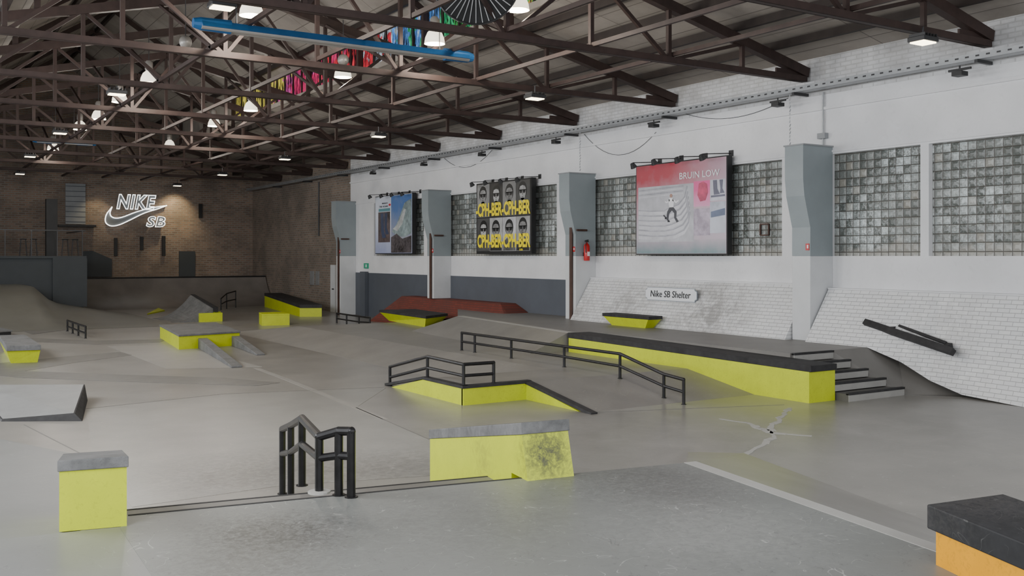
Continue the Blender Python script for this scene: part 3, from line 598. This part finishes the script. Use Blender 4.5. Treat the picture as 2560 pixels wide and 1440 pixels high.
ledge('box_ledge','wide yellow box with black cap at the left end of the raised platform','ledge',[(14.05,27.0),(14.95,27.75),(15.2,30.2),(14.4,30.3)],[(13.95,26.75),(15.15,27.6),(15.5,30.5),(14.2,30.6)],.3,.66,.08)
mp_=[(6.58,26.8),(8.35,27.25),(8.8,31.2),(7.05,31.0)]
t=ledge('manual_pad','low yellow manual pad with grey top and two sloping curbs in the middle distance','ledge',mp_,mp_,0,.40,.05,cmat='capgrey')
def curb(p,q,w,z0,z1):
    p,q=V(p),V(q); s=V((w/2,0,0)); m=MB()
    m.prism([p-s,p+s,q+s,q-s],[p-s+V((0,0,z0)),p+s+V((0,0,z0)),q+s+V((0,0,z1)),q-s+V((0,0,z1))]); return m
curb((7.25,26.95,0),(6.62,21.8,0),.25,.27,.04).build('sloping_curb','capgrey',t,bevel=.01)
curb((8.22,27.2,0),(7.95,24.2,0),.22,.27,.04).build('sloping_curb','capgrey',t,bevel=.01)
ledge('low_ledge','short yellow ledge with grey cap near the left edge','ledge',[(2.45,25.5),(3.0,25.4),(3.05,28.6),(2.6,28.7)],[(2.35,25.4),(3.05,25.3),(3.1,28.8),(2.5,28.9)],0,.42,.12,cmat='capgrey')
ledge('flat_pad','flat grey pad with black rim cut by the left edge above the short ledge','ledge',[(1.0,33.2),(3.3,34.3),(3.1,35.8),(0.9,35.8)],[(1.0,33.2),(3.3,34.3),(3.1,35.8),(0.9,35.8)],0,.18,.05,ymat='cap',cmat='capgrey')
ledge('small_box','small pale topped yellow box standing alone on the far floor','ledge',[(11.35,34.4),(12.3,34.2),(12.5,35.4),(11.6,35.5)],[(11.35,34.4),(12.3,34.2),(12.5,35.4),(11.6,35.5)],0,.42,.05,cmat='yellow',ov=.005)
ledge('far_ledge','long yellow ledge with black cap sloping down beside the brick side wall','ledge',[(14.35,38.7),(15.15,38.3),(16.5,47.0),(15.7,47.2)],[(14.35,38.7),(15.15,38.3),(16.5,47.0),(15.7,47.2)],0,[.50,.50,.68,.68],.14)
# orange box
n0=G(2340,1412,ZP)
ax1=(G(2560,1520,ZP)-n0).normalized(); ax2=V((-ax1.y,ax1.x,0))
if ax2.x<0: ax2=-ax2
ax2=(ax2*.9+V((.35,.15,0))).normalized()
Lq=1.6; Wd=.62
cs=[n0,n0+ax1*Lq,n0+ax1*Lq+ax2*Wd,n0+ax2*Wd]
ledge('orange_ledge','orange yellow box with thick chipped black top in the bottom right corner','ledge',[tuple(p.xy) for p in cs],[tuple(p.xy) for p in cs],.35,ZP+.36,.15,ymat='orange',cmat='chipped',ov=.045,bevel=.01)
# hubbas at front stair
def hub(name,label,a,b,dirv,ztn,ztf,set_,ymat,ct=.09):
    t=thing(name,label,'ledge',((a.x+b.x)/2,(a.y+b.y)/2,ZP))
    d=dirv.normalized(); L=dirv.length; k=.35
    def pt(base,along,z): return V((base.x+d.x*along,base.y+d.y*along,z))
    o=(a-b).normalized()*.012; a2=a+o; b2=b-o
    pa=[pt(a,0,ZP),pt(a,set_,ztn-ct),pt(a,L,ztf-ct),pt(a,L,0),pt(a,k,0),pt(a,k,ZP)]
    pb=[pt(b,0,ZP),pt(b,set_,ztn-ct),pt(b,L,ztf-ct),pt(b,L,0),pt(b,k,0),pt(b,k,ZP)]
    MB().prism(pa,pb).build('base',ymat,t)
    s=set_-.015
    MB().prism([pt(a2,s,ztn-ct),pt(b2,s,ztn-ct),pt(b2,L+.01,ztf-ct),pt(a2,L+.01,ztf-ct)],[pt(a2,s+.01,ztn),pt(b2,s+.01,ztn),pt(b2,L+.01,ztf),pt(a2,L+.01,ztf)]).build('cap','capgrey',t,bevel=.006)
a=G(1319,1203,ZP); b=G(1435,1190,ZP)
vd=G(1075,1190,.1); c=V((vd.x,vd.y,0)); dirv=(c-V((a.x,a.y,0)))
hub('sloping_ledge','large yellow ledge with a dark scuffed end face right of the kinked front rail',a,b,dirv,1.075,.605,.12,'yellow_hub',ct=.10)
a=G(148,1330,ZP); b=G(317,1315,ZP)
rd=ray(225,640); rd.z=0
hub('stub_ledge','yellow block with a speckled grey cap in the lower left corner',a,b,rd.normalized()*1.5,1.09,.86,.01,'yellow',ct=.075)
t=thing('front_stairs','low grey steps going down behind the front deck edge','stairs',(3.5,8.2,0))
ed=(G(1310,1196,ZP)-e0); nv=V((-ed.y,ed.x,0)).normalized()
if nv.y<0: nv=-nv
f0=e0.copy(); f0.z=0; f1=G(1315,1195,ZP); f1.z=0
def tread(o0,o1,z):
    m_=MB().poly([tuple((f0+nv*o0).xy),tuple((f1+nv*o0).xy),tuple((f1+nv*o1).xy),tuple((f0+nv*o1).xy)],0,z); return m_.build('step','upper' ,t)
s1=tread(.003,.82,.45); tread(.823,1.15,.3); tread(1.153,1.5,.15)
for oo,zz in ((0,ZP),(.79,.45)):
    MB().prism([f0+nv*oo+V((0,0,zz)),f1+nv*oo+V((0,0,zz)),f1+nv*(oo+.03)+V((0,0,zz)),f0+nv*(oo+.03)+V((0,0,zz))],[f0+nv*oo+V((0,0,zz+.003)),f1+nv*oo+V((0,0,zz+.003)),f1+nv*(oo+.03)+V((0,0,zz+.003)),f0+nv*(oo+.03)+V((0,0,zz+.003))]).build('nosing','cap',t)
# hip ledge
t=thing('hip_curb','low yellow kerb with black edge wrapping the corner of the small raised deck','ledge',(8.8,14.3,0))
m=MB(); m.prism([V((8.13,17.0,0)),V((8.13,14.26,0)),V((8.13,14.26,.28)),V((8.13,15.7,.28))],[V((8.2,17.0,0)),V((8.2,14.26,0)),V((8.2,14.26,.28)),V((8.2,15.7,.28))]); m.build('side_panel','yellow',t)
MB().box(8.13,9.45,14.24,14.3,0,.28).build('front_panel','yellow',t)
m=MB(); m.prism([V((9.39,14.24,0)),V((9.39,14.24,.28)),V((9.39,12.7,0))],[V((9.45,14.24,0)),V((9.45,14.24,.28)),V((9.45,12.7,0))]); m.build('slope_panel','yellow',t)
zc=.31
m=MB().bar((8.17,17.25,.02),(8.17,15.7,zc),.13,.05).bar((8.17,15.7,zc),(8.17,14.22,zc),.13,.05).bar((8.11,14.28,zc),(9.48,14.28,zc),.13,.05).bar((9.43,14.3,zc),(9.43,12.35,.0),.13,.05); m.build('coping','cap',t)
# pad at left
t=thing('wedge_pad','pale topped wedge with thick black rim at the left edge','ramp',G(3,1054))
B4=[G(-70,1001),G(3,1054),G(206,1053),G(219,1001)]; T4=[G(-70,962,.25),G(5,1049,.02),G(187,1034,.1),G(212,961,.25)]
m=MB().prism(B4,T4); m.build('rim','cap',t)
cen2=sum(T4,V((0,0,0)))/4; Tt=[p.lerp(cen2,.025)+V((0,0,.006)) for p in T4]; MB().prism([p-V((0,0,.004)) for p in Tt],Tt).build('top_panel','padtop',t)
# curved kicker
t=thing('curved_kicker','small curved kicker ramp with black lip and yellow side beyond the manual pad','ramp',(9.9,39.2,0))
prof=[(9.0+1.5*k/8,(k/8)**2.2) for k in range(9)]
def ks(y,h): return [V((10.55,y,0)),V((9.0,y,0))]+[V((x,y,max(z*h,.004))) for x,z in prof]+[V((10.55,y,h))]
MB().loft([ks(37.75,.5),ks(40.9,.9)]).build('riding_surface','capgrey',t)
MB().box(10.0,10.86,37.6,37.74,0,.33).build('side_panel','yellow',t)
MB().bar((10.62,37.6,.45),(10.62,41,.84),.16,.18).build('lip','cap',t)
MB().box(10.56,10.84,37.76,40.8,0,.36).build('rear_panel','yellow',t)
# ================================================================ RAILS
def rail(name,label,path,zb,mid=True,r=.03,posts=None,group=None,cat='rail',midf=.5):
    t=thing(name,label,cat,(sum(p[0] for p in path)/len(path),sum(p[1] for p in path)/len(path),min(zb)),group)
    MB().path([V(p) for p in path],r).build('top_rail','rail',t,smooth=True)
    if mid: MB().path([V((p[0],p[1],z+(p[2]-z)*midf)) for p,z in zip(path,zb)],r*.9).build('middle_rail','rail',t,smooth=True)
    for i in (posts if posts is not None else range(len(path))):
        p=path[i]
        q=V((p[0],p[1],zb[i])); m=MB().tube(q,V(p),r*.95); po=m.build('post','rail',t,smooth=True)
        MB().lathe(q,[(0,0),(r*1.5,0),(r*1.5,.008),(0,.008)],10).build('foot_plate','rail',po)
    return t
X=11.32
pts=[(X,19.9,.71),(X,19.3,.71),(X,17.75,.71),(X,15.8,.71),(X,14.05,.71),(X,12.85,.46),(X,12.35,.42)]
rail('long_handrail','long low black double rail running down the bank beside the long ledge',pts,[.3,.3,.3,.3,.26,.05,0])
pts=[(8.17,17.15,.37),(8.17,15.6,.70),(8.17,14.3,.68),(8.75,14.28,.68)]
rail('corner_rail','black rail bent round the corner of the low yellow kerb',pts,[.0,.335,.335,.335],midf=.45)
A_=G(878,1243,ZP); A1_=G(847,1238,ZP); B_=G(798,1232,ZP)
Cc=camp(755,8.75,0); C2=camp(727,9.6,0); D=camp(706,10.3,0)
pts=[(A_.x,A_.y,1.12),(A1_.x,A1_.y,1.11),(B_.x,B_.y,1.05),(Cc.x,Cc.y,1.05),(C2.x,C2.y,.84),(D.x,D.y,.68)]
t=rail('kinked_handrail','tall kinked black handrail on the front stairs left of the scuffed yellow ledge',pts,[ZP,ZP,ZP,.45,.15,.0],r=.036,midf=.62)
MB().lathe((B_.x,B_.y,ZP),[(0,0),(.09,0),(.09,.015),(0,.02)],16).build('base_plate','pale',t)
rail('flat_bar','short low black rail far left between the pad and the yellow manual pad',[(5.08,35.4,.36),(5.08,34.3,.36),(5.08,33.2,.36),(5.1,32.0,.36)],[0,0,0,0],midf=.45)
rail('flat_bar','low black rail on the floor left of the wide yellow box',[(14.2,34.4,.36),(14.17,33.4,.36),(14.13,32.2,.36),(14.1,30.9+.3,.36)],[0,0,0,.07],midf=.45)
rail('sloping_bar','short black rail in front of the far quarter pipe',[(13.1,45.6,.52),(13.6,46.4,.72),(14.3,47.3,.8)],[0,0,0],midf=.5)
# ================================================================ FAR RAMPS
prof=[]
for k in range(11):
    a=k/10*math.radians(72); prof.append((48.0+2.5*math.sin(a)/math.sin(math.radians(72)),1.42*(1-math.cos(a))/(1-math.cos(math.radians(72)))))
M['quarter']=mk('brown grey quarter pipe concrete',(.19,.17,.155),.4,var=.25,sc=1.2,grime=.15)
t=thing('quarter_pipe','wide concrete quarter pipe across the foot of the brick end wall','ramp',(12.5,50,0))
def qs(x): return [V((x,52.7,0)),V((x,48.0,0))]+[V((x,y,z+.003)) for y,z in prof]+[V((x,52.7,1.42))]
MB().loft([qs(7.5),qs(16.85)]).build('transition','quarter',t,smooth='weld')
MB().tube((7.5,50.5,1.43),(16.85,50.5,1.43),.04).build('coping','black',t)
mb=MB(); xs=[0,4.6,4.9,5.15,5.4,5.8,6.3,7,7.8,8.5,8.9]; zs=[1.33,1.33,1.29,1.05,.80,.60,.46,.32,.16,.06,.006]; ys=[36+.6*k for k in range(17)]
for j,y in enumerate(ys):
    s_=min(1,max(0,(y-36)/7)); s_=s_*s_*(3-2*s_)
    if j==len(ys)-1: s_=1
    for x,z in zip(xs,zs): mb.v.append(V((x,y,max(.004,z*s_))))
nx=len(xs)
for j in range(len(ys)-1):
    for i in range(nx-1): mb.f.append((j*nx+i,j*nx+i+1,(j+1)*nx+i+1,(j+1)*nx+i))
i0=len(mb.v)
for x in xs: mb.v.append(V((x,ys[-1],0)))
for i in range(nx-1): mb.f.append(((len(ys)-1)*nx+i,(len(ys)-1)*nx+i+1,i0+i+1,i0+i))
M['olive']=mk('olive tinted concrete',(.155,.15,.13),.38,var=.15,sc=1)
tag(mb.build('hip_transition','olive',smooth=True),'smooth olive concrete hip rising in front of the mezzanine','ramp')
p0,p1,p2=G(368,787),G(412,778),G(396,775)
tag(MB().prism([p0,p1,p2],[p0+V((0,0,.05)),p1+V((0,0,.05)),p2+V((0,0,.1))]).build('low_wedge','yellow'),'tiny flat yellow wedge at the foot of the olive hip','ramp')
# ================================================================ MEZZANINE
t=thing('mezzanine','dark grey mezzanine block with glass railing in the far left corner','mezzanine',(3,49,0))
MB().box(-2.9,7.25,46,52.7,0,2.4).build('front_panel','mezz',t); MB().box(-2.9,7.35,45.9,52.7,2.4,2.495).build('deck_edge','mezz',t)
MB().box(6.0,7.37,45.85,45.9,.3,2.4).build('side_panel','mezz',t)
MB().bar((-2.9,46,3.6),(7.3,46,3.6),.05,.05).bar((7.3,46,3.6),(7.3,51,3.6),.05,.05).build('handrail','darkmetal',t)
for k in range(8): MB().bar((.2+1.0*k,46,2.5),(.2+1.0*k,46,3.6),.04,.04).build('railing_post','darkmetal',t)
MB().box(5.9,6.35,47,47.4,2.5,5.0).build('steel_cabinet','black',t)
for k,x in enumerate([4.95,5.35,6.6,7.0]):
    s=thing('bar_stool',['leftmost dark bar stool behind the mezzanine rail','second dark bar stool behind the mezzanine rail','third bar stool, just right of the black cabinet','rightmost bar stool on the mezzanine'][k],'stool',(x,46.6,2.5),'bar stools on the mezzanine')
    MB().lathe((x,46.6,3.2),[(0,0),(.13,0),(.14,.03),(0,.05)],12).build('seat','darkmetal',s,smooth=True)
    for dx,dy in ((-1,-1),(1,-1),(1,1),(-1,1)): MB().tube((x+dx*.14,46.6+dy*.14,2.5),(x+dx*.09,46.6+dy*.09,3.2),.012,6).build('leg','darkmetal',s)
def fit(name,label,cat,px0,px1,py0,py1,d=.1):
    a=WY(px0,py1,YB); b=WY(px1,py0,YB)
    return thing(name,label,cat,((a.x+b.x)/2,YB-d,a.z)),a,b
t,a,b=fit('shutter','pale grey shutter high on the brick wall left of the lit sign','shutter',163,213,460,560)
pn=MB().box(a.x,b.x,YB-.1,YB-.01,a.z,b.z).build('panel','greydoor',t)
for k in range(8): MB().box(a.x,b.x,YB-.12,YB-.1,a.z+.1+k*(b.z-a.z)/8,a.z+.13+k*(b.z-a.z)/8).build('slat','dado',pn)
MB().box(a.x-.4,b.x+.4,YB-.7,YB-.01,a.z-.15,a.z-.05).build('shelf','black',t)
pts=[(205,628),(232,627),(280,648),(280,692),(212,692)]
pp=[WY(x,y,YB-.12) for x,y in pts]; tag(MB().prism(pp,[p+V((0,.1,0)) for p in pp]).build('wall_banner','mezz'),'black panel leaning at the foot of the brick wall below the lit sign','panel')
for k,(px,py0,py1) in enumerate([(497,510,545),(350,592,625),(405,590,640),(285,595,640)]):
    a=WY(px,py1,YB-.05); b=WY(px+8,py0,YB-.05)
    tag(MB().box(a.x,b.x,YB-.12,YB-.005,a.z,b.z).build('wall_bracket','black'),['dark bracket on the brick wall right of the lit sign','dark bracket low under the middle of the lit sign','dark bracket low under the right end of the lit sign','dark bracket low under the left end of the lit sign'][k],'bracket')
a=WX(797,590,W-.03); b=WX(797,455,W-.03); tag(MB().tube(a,b,.04).build('wall_pipe','darkmetal'),'dark vertical pipe on the brick side wall','pipe')
for k,(px0,px1) in enumerate([(776,784),(790,797)]):
    a=WX(px0,712,W-.03); b=WX(px1,678,W-.03); tag(MB().box(W-.06,W,b.y,a.y,a.z,b.z).build('wall_notice','tray'),['left pale notice on the brick side wall','right pale notice on the brick side wall'][k],'notice','pale notices on the brick side wall')
a=WX(893,782,16.6); b=WX(913,680,16.6)
tag(MB().box(16.72,W-.03,b.y+.3,a.y,0,1.85).build('wall_cabinet','dado'),'tall narrow dark cabinet at the start of the dark grey wall','cabinet')
t=thing('exit_sign','small green and white exit sign above the tall dark cabinet','sign',(W-.05,a.y-.3,2.0)); sp_=MB().box(W-.05,W,a.y-.5,a.y-.1,1.98,2.2).build('sign_panel',flat('exit green',(.02,.35,.2)),t); MB().box(W-.056,W-.05,a.y-.4,a.y-.3,2.03,2.15).build('sign_symbol','paper',sp_)
# ================================================================ LIT SIGN
t=thing('lit_sign','white edged illuminated lettering with a curved tick on the brick end wall','sign',WY(335,567,52.6))
XA=V((1,0,0)); YS=52.62
def sgn(body,px0,px1,py0,py1,fr=0,ol=.022):
    a=WY(px0,py1,YS-fr); b=WY(px1,py0,YS-fr)
    l=text(body,a,XA,UP,b.x-a.x,b.z-a.z,'signface',t,'letters',off=.03,shear=.22,ext=.05,sp=1.12)
    text(body,a+V((0,-.08,0)),XA,UP,b.x-a.x,b.z-a.z,'neon',l,'letter_edges',off=.035,shear=.22,outline=ol,sp=1.12)
sgn('NIKE',290,390,488,523); sgn('SB',364,413,541,568,.1)
key=[(417,514),(395,522),(360,533),(325,550),(298,562),(278,565),(265,558),(263,546),(268,532),(280,517),(275,530),(277,540),(287,545),(305,543),(340,530),(380,519)]
pp=[]; n=len(key)
for i in range(n):
    p0,p1,p2,p3=[V(key[(i+k)%n]) for k in (-1,0,1,2)]
    sharp=lambda j:(j%n) in (0,9)
    for s in range(4):
        u=s/4
        if sharp(i) or sharp(i+1): q=p1.lerp(p2,u)
        else: q=.5*((2*p1)+(p2-p0)*u+(2*p0-5*p1+4*p2-p3)*u*u+(3*p1-p0-3*p2+p3)*u**3)
        pp.append(WY(q.x,q.y,YS))
tk=MB().prism(pp,[p+V((0,.12,0)) for p in pp]).build('tick','signface',t)
m=MB()
for a,b in zip(pp,pp[1:]+pp[:1]): m.tube(a+V((0,-.04,0)),b+V((0,-.04,0)),.028,6)
m.build('tick_edge','neon',tk)
# ================================================================ HEATERS, FAN
def heater(x0,x1,y,z,label,g,k=1):
    t=thing('tube_heater',label,'heater',((x0+x1)/2,y,z),g)
    sec=[(-.17,-.06),(-.08,.06),(.08,.06),(.17,-.06),(.14,-.06),(.06,.04),(-.06,.04),(-.14,-.06)]
    MB().prism([V((x0,y+a*k,z+b*k)) for a,b in sec],[V((x1,y+a*k,z+b*k)) for a,b in sec]).build('casing','blue',t)
    MB().tube((x0,y-.07*k,z-.05*k),(x1,y-.07*k,z-.05*k),.05*k).tube((x0,y+.07*k,z-.05*k),(x1,y+.07*k,z-.05*k),.05*k).build('radiant_tube','housing',t)
    for x,s in ((x0,-1),(x1,1)): MB().tube((x-s*.5,y,z),(x,y,z),.12*k,12,.11*k).tube((x,y,z),(x+s*.12,y,z),.11*k,12,.08*k).build('end_cap','blue',t)
    for x in (x0+.6,x1-.6): MB().tube((x,y,z+.05),(x,y,z+1.4),.01,5).build('hanger','darkmetal',t)
heater(4.4,9.5,16.5,6.36,'long blue tube heater hanging across the roof above the middle of the hall','blue tube heaters')
heater(4.4,6.2,37.5,6.5,'smaller looking far blue tube heater deep in the roof','blue tube heaters',.7)
p=camp(1190,17,2.5+(640+48)/F*17)
t=thing('ceiling_fan_grille','big round dark grille with pale radial wires high in the roof','fan',p)
vf=V((S,K,0)); vr=V((K,-S,0)); vu=V((0,0,1))
R=.76
rim=[p+(vr*math.cos(k/16*math.pi)+vu*math.sin(k/16*math.pi))*R for k in range(32)]
dsh=MB().prism(rim,[q+vf*.05 for q in rim]).build('dish','black',t)
ring=MB()
for k in range(32): ring.tube(rim[k]-vf*.02,rim[(k+1)%32]-vf*.02,.02,6)
ring.build('rim','darkmetal',t)
M['wire']=mk('pale wire',(.55,.56,.57),.4,.3,var=.1)
for k in range(40):
    a=k/40*2*math.pi; d=vr*math.cos(a)+vu*math.sin(a); MB().tube(p+d*.16-vf*.03,p+d*R-vf*.02,.010,5).build('wire','wire',dsh)
MB().tube(p-vf*.08,p-vf*.0,.16,16).build('hub','darkmetal',t)
MB().tube(p+V((0,0,R)),p+V((0,0,R+1.2)),.03,8).build('hanger','darkmetal',t)
# ================================================================ LAMPS
def bell(loc,label,grp,power=120):
    x,y,z=loc; t=thing('bell_lamp',label,'lamp',(x,y,z),grp)
    rf=MB().lathe((x,y,z),[(.22,0),(.20,.12),(.15,.24),(.07,.31),(.06,.31),(.14,.23),(.19,.11),(.21,0)],18).build('reflector','bell',t,smooth=True)
    MB().lathe((x,y,z+.31),[(0,0),(.08,0),(.10,.05),(.10,.2),(.06,.26),(0,.26)],14).build('housing','housing',t,smooth=True)
    MB().ball((x,y,z+.13),.07).build('bulb','lampwhite',rf)
    MB().tube((x,y,z+.56),(x,y,max(z+.8,chord(x)-.05)),.012,5).build('hanger','darkmetal',t)
    l=bpy.data.lights.new('lamp_and_fill_light','POINT'); l.energy=power; l.color=(1,.93,.82); l.shadow_soft_size=.12
    o=bpy.data.objects.new('lamp_and_fill_light',l); C.objects.link(o); o.location=(x,y,z-.14)
nm=['nearest','second','third','fourth','fifth','sixth','seventh']
for i,(x,y,z) in enumerate([(9.7,15,6.98),(9.7,18.2,6.95),(9.7,23.1,7.0),(9.7,30.5,7.08),(9.7,34.6,7.05),(9.7,41,6.9)]): bell((x,y,z),'glowing bell lamp, '+nm[i]+' in the row running below the stained glass','bell lamps in the right row')
for i,(x,y,z) in enumerate([(5.64,17.7,6.9),(5.64,26,6.9),(5.64,29.7,6.9),(5.64,33,6.8),(5.64,36.5,6.85),(5.64,43,6.75)]): bell((x,y,z),'glowing bell lamp, '+nm[i]+' in the row above the left side of the hall','bell lamps in the left row',[260,170,110,90,90,90][i])
def flood(p,label,grp):
    x,y,z=p; t=thing('flood_lamp',label,'lamp',(x,y,z),grp)
    hs=MB().box(x-.2,x+.2,y-.16,y+.16,z+.02,z+.1).build('housing','darkmetal',t,bevel=.01)
    MB().box(x-.17,x+.17,y-.13,y+.13,z,z+.02).build('diffuser','lampwhite',t)
    for k in range(5): MB().box(x-.16+k*.08-.008,x-.16+k*.08+.008,y-.15,y+.15,z+.1,z+.15).build('cooling_fin','darkmetal',hs)
    MB().tube((x,y,z+.1),(x,y,max(ZB,z+.25)),.015,6).build('hanger','darkmetal',t)
for i,(x,y,z) in enumerate([(14.6,10.1,6.05),(12.3,18.3,6.02),(12.3,26.6,6.02),(12.3,34.7,6.02),(12.3,42.6,6.0),(12.3,50.4,6.0)]): flood((x,y,z),'small square flood lamp, '+nm[i]+' in the row nearest the white wall','flood lamps in the right row')
for i,(px,py) in enumerate([(555,22),(292,238),(150,335),(75,393),(50,436)]):
    r=ray(px,py); s=3.62/r.z if i>0 else 4.0/r.z; flood((r.x*s,r.y*s,H+r.z*s),'small square flood lamp, '+nm[i]+' in the far left row','flood lamps in the left row')
for i,(px,py,d) in enumerate([(464,105,20),(858,150,22)]):
    p=camp(px,d,H+(640-py)/F*d); t=thing('ballast_globe',['round grey ballast hanging above the left lamp row','round grey ballast hanging under the stained glass'][i],'lamp ballast',p)
    MB().ball(p,.13,10).build('globe','housing',t,smooth=True); MB().tube(p+V((0,0,.13)),p+V((0,0,.9)),.01,5).build('hanger','darkmetal',t)
for (px,py,e) in ((448,462,330),(250,470,80)):
    p=WY(px,py,51.7); l=bpy.data.lights.new('wall_wash','SPOT'); l.energy=e; l.spot_size=1.5; l.spot_blend=1; l.color=(1,.82,.5); l.shadow_soft_size=.1
    o=bpy.data.objects.new('wall_wash',l); C.objects.link(o); o.location=p; o.rotation_euler=(math.radians(28),0,0)
# ================================================================ LIGHT
w=bpy.data.worlds.new('w'); bpy.context.scene.world=w; w.use_nodes=True
bg=w.node_tree.nodes['Background']; bg.inputs[0].default_value=(.88,.94,1,1); bg.inputs[1].default_value=.58
def area(loc,rot,sx,sy,e,col):
    l=bpy.data.lights.new('window_light','AREA'); l.shape='RECTANGLE'; l.size=sx; l.size_y=sy; l.energy=e; l.color=col
    o=bpy.data.objects.new('window_light',l); C.objects.link(o); o.location=loc; o.rotation_euler=rot
for yy,ee in ((4,560),(12,680),(20,600),(28,450),(36,240)): area((-2.6,yy,4.6),(0,math.radians(-76),0),2.6,5,ee,(.96,.98,1))
area((6,-3.5,4.0),(math.radians(86),0,0),16,3.5,850,(.95,.97,1))
for (x,y,e,sz) in ((3.9,12.0,640,1.5),(8.5,8.0,260,1.9)):     # added unseen spots above the frame, brightening the front floor
    l=bpy.data.lights.new('lamp_and_fill_light','SPOT'); l.energy=e; l.spot_size=sz; l.spot_blend=1; l.color=(1,.96,.88); l.shadow_soft_size=.4
    o=bpy.data.objects.new('lamp_and_fill_light',l); C.objects.link(o); o.location=(x,y,6.9)
# ================================================================ CAMERA
cam=bpy.data.cameras.new('camera'); co=bpy.data.objects.new('camera',cam); C.objects.link(co)
co.location=(0,0,H); co.rotation_euler=(math.pi/2,0,-TH); cam.sensor_width=36; cam.lens=F/2560*36; cam.shift_y=-80/2560; cam.clip_end=200; cam.clip_start=.05
bpy.context.scene.camera=co
